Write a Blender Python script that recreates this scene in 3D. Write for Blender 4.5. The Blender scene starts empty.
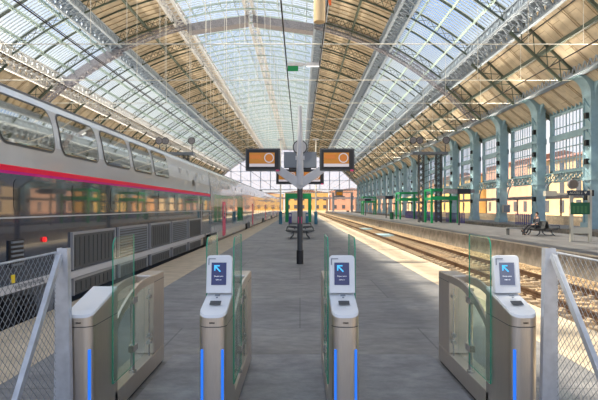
import bpy, math, random
from mathutils import Vector, Matrix, Euler
random.seed(7)
PI = math.pi
scn = bpy.context.scene
COL = scn.collection
F, VX, VY, H = 540.0, 300.0, 207.0, 1.75

# ------------------------------------------------------------------ materials
def mat(name, col=(.5, .5, .5), rough=.5, metal=0., noise=0., nscale=6., bump=0., bscale=40., emit=None, estr=0.,
        stretch=None, coat=0., spec=None):
    m = bpy.data.materials.new(name); m.use_nodes = True
    nt = m.node_tree; b = nt.nodes['Principled BSDF']
    b.inputs['Base Color'].default_value = (*col, 1); b.inputs['Roughness'].default_value = rough
    b.inputs['Metallic'].default_value = metal
    if coat: b.inputs['Coat Weight'].default_value = coat
    if spec is not None: b.inputs['Specular IOR Level'].default_value = spec
    if noise or bump:
        tc = nt.nodes.new('ShaderNodeTexCoord'); mp = nt.nodes.new('ShaderNodeMapping')
        nt.links.new(tc.outputs['Object'], mp.inputs['Vector'])
        if stretch: mp.inputs['Scale'].default_value = stretch
    if noise:
        n = nt.nodes.new('ShaderNodeTexNoise'); n.inputs['Scale'].default_value = nscale; n.inputs['Detail'].default_value = 5
        nt.links.new(mp.outputs[0], n.inputs['Vector'])
        r = nt.nodes.new('ShaderNodeValToRGB')
        r.color_ramp.elements[0].position = .3; r.color_ramp.elements[1].position = .7
        r.color_ramp.elements[0].color = (*[max(0, c * (1 - noise)) for c in col], 1)
        r.color_ramp.elements[1].color = (*[min(1, c * (1 + noise)) for c in col], 1)
        nt.links.new(n.outputs['Fac'], r.inputs['Fac']); nt.links.new(r.outputs[0], b.inputs['Base Color'])
    if bump:
        n2 = nt.nodes.new('ShaderNodeTexNoise'); n2.inputs['Scale'].default_value = bscale; n2.inputs['Detail'].default_value = 6
        nt.links.new(mp.outputs[0], n2.inputs['Vector'])
        bp = nt.nodes.new('ShaderNodeBump'); bp.inputs['Strength'].default_value = bump; bp.inputs['Distance'].default_value = .03
        nt.links.new(n2.outputs['Fac'], bp.inputs['Height']); nt.links.new(bp.outputs[0], b.inputs['Normal'])
    if emit:
        b.inputs['Emission Color'].default_value = (*emit, 1); b.inputs['Emission Strength'].default_value = estr
    return m

def glassy(name, tint, trans, rough=.05, diffuse=(.8, .85, .85), dfac=.15):
    """thin architectural glass: lets light straight through, a little dirt, fresnel reflection"""
    m = bpy.data.materials.new(name); m.use_nodes = True
    nt = m.node_tree; nt.nodes.clear()
    out = nt.nodes.new('ShaderNodeOutputMaterial')
    t = nt.nodes.new('ShaderNodeBsdfTransparent'); t.inputs[0].default_value = (*tint, 1)
    d = nt.nodes.new('ShaderNodeBsdfTranslucent'); d.inputs[0].default_value = (*diffuse, 1)
    g = nt.nodes.new('ShaderNodeBsdfGlossy'); g.inputs['Roughness'].default_value = rough
    m1 = nt.nodes.new('ShaderNodeMixShader'); m1.inputs[0].default_value = dfac
    m2 = nt.nodes.new('ShaderNodeMixShader')
    lw = nt.nodes.new('ShaderNodeLayerWeight'); lw.inputs[0].default_value = .5
    pw = nt.nodes.new('ShaderNodeMath'); pw.operation = 'POWER'; pw.inputs[1].default_value = 5
    ml = nt.nodes.new('ShaderNodeMath'); ml.operation = 'MULTIPLY_ADD'; ml.inputs[1].default_value = .5; ml.inputs[2].default_value = .03
    nt.links.new(lw.outputs['Facing'], pw.inputs[0]); nt.links.new(pw.outputs[0], ml.inputs[0]); fr = ml
    nt.links.new(t.outputs[0], m1.inputs[1]); nt.links.new(d.outputs[0], m1.inputs[2])
    nt.links.new(fr.outputs[0], m2.inputs[0]); nt.links.new(m1.outputs[0], m2.inputs[1]); nt.links.new(g.outputs[0], m2.inputs[2])
    nt.links.new(m2.outputs[0], out.inputs[0])
    return m

def boards(name, c1, c2, sx, sy, mortar=(.2, .15, .08), axis='XY', msize=.01):
    m = bpy.data.materials.new(name); m.use_nodes = True
    nt = m.node_tree; b = nt.nodes['Principled BSDF']; b.inputs['Roughness'].default_value = .8
    tc = nt.nodes.new('ShaderNodeTexCoord'); mp = nt.nodes.new('ShaderNodeMapping')
    if axis == 'YX': mp.inputs['Rotation'].default_value = (0, 0, PI / 2)
    br = nt.nodes.new('ShaderNodeTexBrick')
    br.inputs['Color1'].default_value = (*c1, 1); br.inputs['Color2'].default_value = (*c2, 1); br.inputs['Mortar'].default_value = (*mortar, 1)
    br.inputs['Scale'].default_value = 1; br.inputs['Brick Width'].default_value = sx; br.inputs['Row Height'].default_value = sy
    br.inputs['Mortar Size'].default_value = msize
    n = nt.nodes.new('ShaderNodeTexNoise'); n.inputs['Scale'].default_value = .9; n.inputs['Detail'].default_value = 6
    mx = nt.nodes.new('ShaderNodeMix'); mx.data_type = 'RGBA'; mx.blend_type = 'MULTIPLY'; mx.inputs[0].default_value = .7
    rp = nt.nodes.new('ShaderNodeValToRGB'); rp.color_ramp.elements[0].position = .3; rp.color_ramp.elements[1].position = .65
    rp.color_ramp.elements[0].color = (.55, .55, .56, 1); rp.color_ramp.elements[1].color = (1, 1, 1, 1)
    nt.links.new(tc.outputs['Object'], mp.inputs[0]); nt.links.new(mp.outputs[0], br.inputs['Vector']); nt.links.new(mp.outputs[0], n.inputs['Vector'])
    nt.links.new(n.outputs['Fac'], rp.inputs[0]); nt.links.new(br.outputs['Color'], mx.inputs[6]); nt.links.new(rp.outputs[0], mx.inputs[7])
    nt.links.new(mx.outputs[2], b.inputs['Base Color'])
    return m

M = {}
M['asphalt'] = boards('asphalt', (.25, .25, .26), (.30, .295, .295), 3.4, 2.6, (.17, .17, .175), msize=.012)
M['asphalt'].node_tree.nodes['Principled BSDF'].inputs['Roughness'].default_value = .55
def mottle(m, sc=7., st=(1, .25, 1), lo=.6):  # multiplies the base colour by darker and paler noise blotches
    nt = m.node_tree; b = nt.nodes['Principled BSDF']; src = b.inputs['Base Color'].links[0].from_socket
    tc = nt.nodes.new('ShaderNodeTexCoord'); mp = nt.nodes.new('ShaderNodeMapping'); mp.inputs['Scale'].default_value = st
    n = nt.nodes.new('ShaderNodeTexNoise'); n.inputs['Scale'].default_value = sc; n.inputs['Detail'].default_value = 9; n.inputs['Roughness'].default_value = .7
    r = nt.nodes.new('ShaderNodeValToRGB'); r.color_ramp.elements[0].position = .35; r.color_ramp.elements[1].position = .62
    r.color_ramp.elements[0].color = (lo, lo, lo, 1); r.color_ramp.elements[1].color = (1.12, 1.1, 1.06, 1)
    x = nt.nodes.new('ShaderNodeMix'); x.data_type = 'RGBA'; x.blend_type = 'MULTIPLY'; x.inputs[0].default_value = 1
    nt.links.new(tc.outputs['Object'], mp.inputs[0]); nt.links.new(mp.outputs[0], n.inputs['Vector']); nt.links.new(n.outputs['Fac'], r.inputs[0])
    nt.links.new(src, x.inputs[6]); nt.links.new(r.outputs[0], x.inputs[7]); nt.links.new(x.outputs[2], b.inputs['Base Color'])
mottle(M['asphalt'], 4, (.7, 1.3, 1), .68)
M['coping'] = mat('coping', (.56, .46, .33), .8, noise=.14, nscale=3, bump=.2)
M['concrete'] = mat('concrete', (.26, .24, .21), .85, noise=.35, nscale=2.5, bump=.3)
M['ballast'] = mat('ballast', (.46, .325, .19), .95, noise=.5, nscale=9, bump=1., bscale=14)
M['stone'] = mat('stone', (.50, .36, .21), .95, noise=.4, nscale=3)
M['rail_side'] = mat('rail_side', (.10, .055, .03), .7, .3, noise=.3, nscale=4)
M['sleeper'] = mat('sleeper', (.46, .36, .25), .9, noise=.25, nscale=5)
M['tan'] = boards('tan', (.70, .575, .41), (.74, .615, .45), 3.2, 1.22, (.46, .36, .24), msize=.02)
M['girder'] = mat('girder', (.32, .38, .46), .55, .1, noise=.15)
M['girder_light'] = mat('girder_light', (.42, .48, .55), .55, .1, noise=.12)
M['pale_girder'] = mat('pale_girder', (.62, .62, .63), .55, .1, noise=.12)
M['dark_green'] = mat('dark_green', (.085, .11, .085), .6)
M['pale_green'] = mat('pale_green', (.42, .52, .47), .6)
M['white_bar'] = mat('white_bar', (.62, .68, .68), .6)
M['brown_beam'] = mat('brown_beam', (.27, .255, .275), .55, noise=.2)
M['lilac_beam'] = mat('lilac_beam', (.34, .33, .37), .6, noise=.2)
M['rafter'] = mat('rafter', (.40, .31, .20), .7)
M['rod'] = mat('rod', (.75, .73, .66), .5)
M['column_blue'] = mat('column_blue', (.33, .49, .555), .5, noise=.12, nscale=1.5)
M['teal_dark'] = mat('teal_dark', (.22, .33, .36), .5, noise=.1)
M['steel'] = mat('steel', (.68, .61, .53), .36, 1., noise=.06, nscale=30, stretch=(8, 8, .3))
M['steel_plain'] = mat('steel_plain', (.62, .6, .56), .25, 1.)
M['wire'] = mat('wire', (.26, .28, .30), .45, .4)
M['white_plastic'] = mat('white_plastic', (.78, .80, .82), .35, coat=.2)
M['black'] = mat('black', (.015, .015, .018), .5)
M['black_gloss'] = mat('black_gloss', (.01, .01, .012), .15)
M['dark_grey'] = mat('dark_grey', (.06, .065, .07), .45)
M['mid_grey'] = mat('mid_grey', (.20, .23, .27), .5)
M['grey_paint'] = mat('grey_paint', (.52, .53, .55), .45, noise=.06)
M['galv'] = mat('galv', (.55, .58, .63), .38, .6, noise=.12, nscale=12)
M['navy_screen'] = mat('navy_screen', (.02, .03, .09), .2, emit=(.03, .035, .12), estr=.25)
M['grey_screen'] = mat('grey_screen', (.05, .06, .09), .2, emit=(.09, .10, .15), estr=.6)
M['cyan'] = mat('cyan', (.05, .4, .7), .4, emit=(.05, .36, .72), estr=.55)
M['text_white'] = mat('text_white', (.8, .8, .8), .5, emit=(.5, .55, .65), estr=.35)
M['led'] = mat('led', (.01, .08, .5), .4, emit=(.02, .17, .75), estr=.5)
M['glass'] = glassy('door_glass', (.93, .99, .96), 1, dfac=.02, diffuse=(.7, .95, .85))
M['glass_clear'] = glassy('infill_glass', (.88, .93, .89), 1, dfac=.06)
M['glass_edge'] = mat('glass_edge', (.02, .30, .18), .2)
M['skyglass'] = glassy('skylight_glass', (.90, .95, 1.), 1, rough=.2, diffuse=(.85, .9, .92), dfac=.07)
M['winglass'] = glassy('window_glass', (.92, .95, 1.), 1, rough=.1, dfac=.12)
M['train_silver'] = mat('train_silver', (.56, .57, .59), .2, .25, coat=.6)
M['train_upper_sheen'] = mat('train_upper_sheen', (.62, .66, .73), .2, .2, coat=.6)  # pale blue reflection on the upper side, put into the base colour
M['train_navy'] = mat('train_navy', (.022, .036, .066), .12, 0, coat=1.)
M['train_red'] = mat('train_red', (.90, .006, .06), .4, spec=.2)
M['train_magenta'] = mat('train_magenta', (.60, .008, .26), .4, spec=.2)
M['train_pane'] = mat('train_pane', (.72, .72, .68), .03, 1.)
M['navy_pane'] = mat('navy_pane', (.05, .07, .08), .08, .3, coat=1.)
M['train_roof'] = mat('train_roof', (.07, .07, .075), .5)
M['grille_dark'] = mat('grille_dark', (.10, .11, .12), .55, .3)
M['sill_light'] = mat('sill_light', (.60, .60, .63), .4)
M['sill_grey'] = mat('sill_grey', (.36, .37, .40), .4, .2)
M['green'] = mat('green', (.0, .30, .10), .4)
M['green_dark'] = mat('green_dark', (.01, .10, .045), .4)
M['orange_screen'] = mat('orange_screen', (.3, .12, .01), .3, emit=(.40, .15, .01), estr=.28)
M['orange_deep'] = mat('orange_deep', (.2, .06, .01), .3, emit=(.36, .11, .01), estr=.5)
M['yellow_screen'] = mat('yellow_screen', (.3, .2, .02), .3, emit=(.75, .36, .03), estr=.7)
M['lilac_screen'] = mat('lilac_screen', (.3, .3, .33), .3, emit=(.34, .30, .31), estr=.5)
M['pink'] = mat('pink', (.75, .06, .2), .4)
M['red_lamp'] = mat('red_lamp', (.7, .02, .02), .3, emit=(.9, .03, .03), estr=.4)
M['yellow'] = mat('yellow', (.85, .6, .02), .5)
M['tan_drum'] = mat('tan_drum', (.62, .47, .28), .5)
M['orange'] = mat('orange', (.75, .14, .03), .5)
M['bench'] = mat('bench', (.10, .105, .11), .45, .5)
M['bench_light'] = mat('bench_light', (.30, .31, .32), .45, .5)
M['blue_post'] = mat('blue_post', (.03, .18, .28), .4)
M['violet'] = mat('violet', (.09, .07, .28), .5)
M['skin'] = mat('skin', (.62, .36, .25), .6)
M['jacket'] = mat('jacket', (.035, .04, .055), .8)
M['trousers'] = mat('trousers', (.02, .022, .03), .8)
M['hair'] = mat('hair', (.02, .012, .008), .6)
M['lamp_glow'] = mat('lamp_glow', (.8, .8, .7), .4, emit=(1, .92, .75), estr=.6)
M['sign_navy'] = mat('sign_navy', (.02, .028, .05), .4)
M['beige_panel'] = mat('beige_panel', (.52, .50, .43), .5)
M['street'] = mat('street', (.42, .36, .29), .9, noise=.2, nscale=1)
for nm, c in (('b_orange', (.70, .36, .15)), ('b_cream', (.70, .52, .30)), ('b_pink', (.68, .40, .28)), ('b_yellow', (.74, .50, .17))):
    M[nm] = mat(nm, c, .85, noise=.10, nscale=.6)
M['b_window'] = mat('b_window', (.10, .11, .13), .2)
M['b_roof'] = mat('b_roof', (.30, .15, .10), .8, noise=.2, nscale=2)

# ------------------------------------------------------------------ mesh builder
class MB:
    def __init__(s): s.v = []; s.f = []; s.m = []
    def add(s, vs, fs, mi=0):
        o = len(s.v); s.v += [tuple(v) for v in vs]; s.f += [tuple(i + o for i in f) for f in fs]; s.m += [mi] * len(fs)
    def box(s, x0, x1, y0, y1, z0, z1, mi=0):
        s.add([(x0, y0, z0), (x1, y0, z0), (x1, y1, z0), (x0, y1, z0), (x0, y0, z1), (x1, y0, z1), (x1, y1, z1), (x0, y1, z1)],
              [(3, 2, 1, 0), (4, 5, 6, 7), (0, 1, 5, 4), (1, 2, 6, 5), (2, 3, 7, 6), (3, 0, 4, 7)], mi)
    def bar(s, p, q, w, h=None, up=(0, 0, 1), mi=0):
        h = h or w; p = Vector(p); q = Vector(q); d = q - p
        if d.length < 1e-6: return
        d.normalize(); u = Vector(up)
        if abs(d.dot(u)) > .98: u = Vector((0, 1, 0)) if abs(d.y) < .9 else Vector((1, 0, 0))
        a = d.cross(u).normalized() * (w / 2); b = a.cross(d).normalized() * (h / 2)
        s.add([p - a - b, p + a - b, p + a + b, p - a + b, q - a - b, q + a - b, q + a + b, q - a + b],
              [(3, 2, 1, 0), (4, 5, 6, 7), (0, 1, 5, 4), (1, 2, 6, 5), (2, 3, 7, 6), (3, 0, 4, 7)], mi)
    def path(s, pts, w, h=None, mi=0, up=(0, 0, 1)):
        for a, b in zip(pts, pts[1:]): s.bar(a, b, w, h, up, mi)
    def tube(s, pts, r, n=8, mi=0, cap=True):
        pts = [Vector(p) for p in pts]; rs = r if isinstance(r, (list, tuple)) else [r] * len(pts)
        o = len(s.v); prev = None
        for i, p in enumerate(pts):
            d = (pts[min(i + 1, len(pts) - 1)] - pts[max(i - 1, 0)]).normalized()
            if prev is None:
                u = Vector((0, 0, 1)) if abs(d.z) < .9 else Vector((1, 0, 0))
                a = d.cross(u).normalized()
            else:
                a = (prev - d * prev.dot(d)).normalized()
            prev = a; b = d.cross(a)
            for k in range(n):
                t = 2 * PI * k / n; s.v.append(tuple(p + (a * math.cos(t) + b * math.sin(t)) * rs[i]))
        for i in range(len(pts) - 1):
            for k in range(n):
                k2 = (k + 1) % n
                s.f.append((o + i * n + k, o + i * n + k2, o + (i + 1) * n + k2, o + (i + 1) * n + k)); s.m.append(mi)
        if cap:
            s.f.append(tuple(o + k for k in reversed(range(n)))); s.m.append(mi)
            e = o + (len(pts) - 1) * n
            s.f.append(tuple(e + k for k in range(n))); s.m.append(mi)
    def prism(s, poly, fn0, fn1, mi=0):
        """poly: 2D points; fn0/fn1 map a point to 3D on each cap"""
        n = len(poly); o = len(s.v)
        s.v += [tuple(fn0(p)) for p in poly] + [tuple(fn1(p)) for p in poly]
        s.f.append(tuple(o + i for i in reversed(range(n)))); s.f.append(tuple(o + n + i for i in range(n)))
        for i in range(n):
            j = (i + 1) % n; s.f.append((o + i, o + j, o + n + j, o + n + i))
        s.m += [mi] * (n + 2)
    def quad(s, a, b, c, d, mi=0): s.add([a, b, c, d], [(0, 1, 2, 3)], mi)
    def mesh(s, name, mats):
        me = bpy.data.meshes.new(name); me.from_pydata(s.v, [], s.f)
        for m in (mats if isinstance(mats, (list, tuple)) else [mats]): me.materials.append(m)
        if any(s.m): me.polygons.foreach_set('material_index', s.m)
        me.update()
        import bmesh
        b = bmesh.new(); b.from_mesh(me); bmesh.ops.recalc_face_normals(b, faces=b.faces); b.to_mesh(me); b.free()
        return me
    def build(s, name, mats, parent=None, loc=(0, 0, 0), smooth=False, bevel=0.):
        me = s.mesh(name, mats); return obj(name, me, parent, loc, smooth, bevel)

def obj(name, me, parent=None, loc=(0, 0, 0), smooth=False, bevel=0.):
    o = bpy.data.objects.new(name, me); COL.objects.link(o); o.location = loc
    if parent: o.parent = parent
    if smooth:
        me.polygons.foreach_set('use_smooth', [True] * len(me.polygons)); me.update()
        try:
            me.set_sharp_from_angle(angle=math.radians(38))
        except Exception: pass
    if bevel:
        bm = o.modifiers.new('bevel', 'BEVEL'); bm.width = bevel; bm.segments = 2; bm.limit_method = 'ANGLE'; bm.angle_limit = math.radians(40)
    return o
def structure(name, mb, m, loc=(0, 0, 0), parent=None, **k):
    o = mb.build(name, m, parent, loc, **k); o['kind'] = 'structure'; return o
def tag(o, label, cat, group=None, kind=None):
    o['label'] = label; o['category'] = cat
    if group: o['group'] = group
    if kind: o['kind'] = kind
    return o
def thing(name, label, cat, loc=(0, 0, 0), rz=0, group=None):
    o = bpy.data.objects.new(name, None); COL.objects.link(o); o.empty_display_size = .2
    o.location = loc; o.rotation_euler = (0, 0, rz); return tag(o, label, cat, group)
def copy_one(o, loc=None):
    c = o.copy(); COL.objects.link(c)
    if loc is not None: c.location = loc
    return c
def dup(root, loc, rz=None, label=None):
    c = root.copy(); COL.objects.link(c); c.location = loc
    if rz is not None: c.rotation_euler = (0, 0, rz)
    if label: c['label'] = label
    def rec(a, b):
        for ch in [x for x in scn.objects if x.parent == a]:
            d = ch.copy(); COL.objects.link(d); d.parent = b; rec(ch, d)
    rec(root, c); return c
def rrect(x0, x1, z0, z1, r, n=5, corners=(1, 1, 1, 1)):
    """rounded rectangle, corners order: bl, br, tr, tl"""
    pts = []
    for (cx, cz, a0, on, kx, kz) in ((x0 + r, z0 + r, PI, corners[0], x0, z0), (x1 - r, z0 + r, 1.5 * PI, corners[1], x1, z0),
                                     (x1 - r, z1 - r, 0, corners[2], x1, z1), (x0 + r, z1 - r, .5 * PI, corners[3], x0, z1)):
        if not on: pts.append((kx, kz)); continue
        for i in range(n + 1):
            a = a0 + PI / 2 * i / n; pts.append((cx + r * math.cos(a), cz + r * math.sin(a)))
    return pts
def text_mesh(txt, size, name='lettering', align='CENTER'):
    cu = bpy.data.curves.new(name, 'FONT'); cu.body = txt; cu.size = size; cu.align_x = align; cu.align_y = 'CENTER'; cu.extrude = .0012; cu.resolution_u = 2
    t = bpy.data.objects.new(name, cu); COL.objects.link(t)
    dg = bpy.context.evaluated_depsgraph_get(); me = bpy.data.meshes.new_from_object(t.evaluated_get(dg))
    bpy.data.objects.remove(t); return me
def lettering(txt, size, m, parent, loc, rot=(PI / 2, 0, 0), align='CENTER', name='lettering'):
    me = text_mesh(txt, size, name, align); me.materials.clear(); me.materials.append(m)
    o = obj(name, me, parent, loc); o.rotation_euler = rot; return o
def ring(mb, c, r0, r1, y0, y1, n=28, mi=0):
    """flat ring in the XZ plane"""
    for k in range(n):
        a, b = 2 * PI * k / n, 2 * PI * (k + 1) / n
        P = lambda r, t, y: (c[0] + r * math.cos(t), y, c[1] + r * math.sin(t))
        vs = [P(r0, a, y0), P(r1, a, y0), P(r1, b, y0), P(r0, b, y0), P(r0, a, y1), P(r1, a, y1), P(r1, b, y1), P(r0, b, y1)]
        mb.add(vs, [(0, 1, 2, 3), (7, 6, 5, 4), (1, 5, 6, 2), (0, 3, 7, 4)], mi)

# ------------------------------------------------------------------ hall dimensions
CX = -6.0                       # ridge x
PITCH = 9.75; Y0 = -5.15; NB = 23
YE = Y0 + NB * PITCH            # far end of the hall
prof = [(0, 25.9), (8.4, 24.6), (16.4, 21.7), (23.2, 17.35), (28, 12.9), (30.9, 10.5)]
def zr(u):
    u = abs(u)
    n = len(prof)
    tang = []
    for i in range(n):
        if i == 0: tang.append(0.)
        elif i == n - 1: tang.append((prof[i][1] - prof[i-1][1]) / (prof[i][0] - prof[i-1][0]))
        else: tang.append((prof[i+1][1] - prof[i-1][1]) / (prof[i+1][0] - prof[i-1][0]))
    for i in range(n - 1):
        if u <= prof[i+1][0] or i == n - 2:
            h = prof[i+1][0] - prof[i][0]; t = (u - prof[i][0]) / h
            a = prof[i][1]; b = prof[i+1][1]
            return (2*t**3 - 3*t**2 + 1) * a + (t**3 - 2*t**2 + t) * h * tang[i] + (-2*t**3 + 3*t**2) * b + (t**3 - t**2) * h * tang[i+1]
def P(u, dn=0., y=0.):
    """point on the roof curve at offset u, dn metres below the skin (along its normal)"""
    e = .05; sl = (zr(u + e) - zr(u - e)) / (2 * e); l = math.hypot(1, sl)
    return Vector((CX + u + sl / l * dn, y, zr(u) - dn / l))
def us(a, b, n): return [a + (b - a) * i / n for i in range(n + 1)]

# ------------------------------------------------------------------ ground
b = MB(); b.box(-2.95, 3.1, -8, YE + 20, -.9, 0); structure('floor', b, M['asphalt'])
b = MB(); b.box(-4.2, -2.95, -8, YE + 20, -.9, .004); structure('platform_edge_strip', b, M['coping'])
b = MB(); b.box(3.1, 4.15, -8, YE + 20, -.9, .004); structure('platform_edge_strip', b, M['coping'])
b = MB(); b.box(-60, 32, -8, 400, -1.2, -.84); structure('ground', b, M['ballast'])
b = MB(); b.box(10.65, 17.5, -8, YE, -.9, 0)
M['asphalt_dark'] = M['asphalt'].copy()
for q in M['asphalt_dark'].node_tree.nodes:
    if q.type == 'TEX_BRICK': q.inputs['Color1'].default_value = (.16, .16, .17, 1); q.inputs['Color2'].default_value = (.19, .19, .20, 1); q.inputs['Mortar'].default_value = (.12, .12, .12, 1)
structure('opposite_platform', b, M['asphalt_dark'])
b = MB(); b.box(10.25, 10.65, -8, YE, -.9, .004); structure('opposite_platform_kerb', b, M['concrete'])
b = MB(); b.box(10.27, 10.62, -8, YE, .004, .012); structure('opposite_platform_nosing', b, M['coping'])
b = MB(); b.box(20.9, 25.6, -8, YE, -.9, .0); structure('wall_base_ledge', b, M['concrete'])
b = MB(); b.box(-40, -8.0, -8, YE, -.9, -.02); structure('far_left_platform', b, M['asphalt'])
b = MB(); b.box(25.6, 90, -8, 400, -1.1, -.1); structure('street', b, M['street'])
# joint across the near platform: a slightly different, newer paving field
b = MB(); b.box(-1.5, 1.55, -8, 6.4, 0, .003)
M['patch'] = mat('paving_patch', (.25, .255, .28), .5, noise=.22, nscale=2.2, bump=.08); mottle(M['patch'], 6, (.8, 1.2, 1), .74)
structure('paving_patch', b, M['patch'])

def track(x, gauge, label, y0=-6, y1=YE + 60, sleep0=5.0, detail=True):
    t = thing('railway_track', label, 'railway track', (x, 0, -.84))
    for s in (-1, 1):
        r = MB(); cx = s * gauge / 2
        pr = [(-.075, .1), (.075, .1), (.075, .118), (.012, .13), (.012, .235), (.036, .245), (.036, .285), (-.036, .285), (-.036, .245), (-.012, .235), (-.012, .13), (-.075, .118)]
        r.prism(pr, lambda p: (cx + p[0], y0, p[1]), lambda p: (cx + p[0], y1, p[1]))
        r.build('rail', M['rail_side'], t)
    def slp(mb, y):
        for s in (-1, 1):
            cx = s * gauge / 2
            mb.box(cx - .42, cx + .42, y - .14, y + .14, -.04, .10)
            mb.box(cx - .16, cx - .06, y - .09, y + .09, .10, .15); mb.box(cx + .06, cx + .16, y - .09, y + .09, .10, .15)
        mb.box(-gauge / 2, gauge / 2, y - .05, y + .05, .02, .06)
    if detail:
        proto = MB(); slp(proto, 0); me = proto.mesh('sleeper', M['sleeper'])
        for k in range(100): obj('sleeper', me, t, (0, sleep0 + .62 * k, 0))
        y = sleep0 + 62; rest = MB()
    else:
        y = sleep0; rest = MB()
    while y < y1: slp(rest, y); y += .62
    o = rest.build('sleeper', M['sleeper'], t); o['kind'] = 'stuff'
    return t
track(7.3, 1.7, 'brown railway track on sunlit tan ballast between the two platforms')
track(-5.8, 1.5, 'railway track running beneath the grey double deck train', detail=False)
track(19.2, 1.5, 'shaded railway track in the trench below the blue arcade columns', detail=False)
# loose stones
b = MB()
for k in range(5200):
    y = 8 + 26 * random.random() ** 1.5; x = random.uniform(4.3, 10.1); r = random.uniform(.025, .06)
    if abs(abs(x - 7.3) - .85) < .1: continue
    c = Vector((x, y, -.83)); R = Euler((random.random() * 6, random.random() * 6, random.random() * 6)).to_matrix()
    b.add([c + R @ Vector(p) * r for p in ((1, 0, 0), (-1, .2, 0), (0, .9, 0), (0, -1.1, 0), (0, 0, .8), (.1, 0, -.8))],
          [(0, 2, 4), (2, 1, 4), (1, 3, 4), (3, 0, 4), (2, 0, 5), (1, 2, 5), (3, 1, 5), (0, 3, 5)])
tag(b.build('ballast_stones', M['stone']), 'tan crushed stones lying loose between the rails', 'ballast', kind='stuff')
# lower crossing boards on the track
for yy, w, lab in ((46, 1.0, 'pale blue board across the rails, longer of two by the platform'), (60, .7, 'small pale blue board lying between the rails farther down the track')):
    b = MB(); b.box(6.55, 8.05, yy, yy + w * 3, -.80, -.66); tag(b.build('crossing_board', mat('board_blue', (.38, .55, .62), .6, noise=.2)), lab, 'board')

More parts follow.
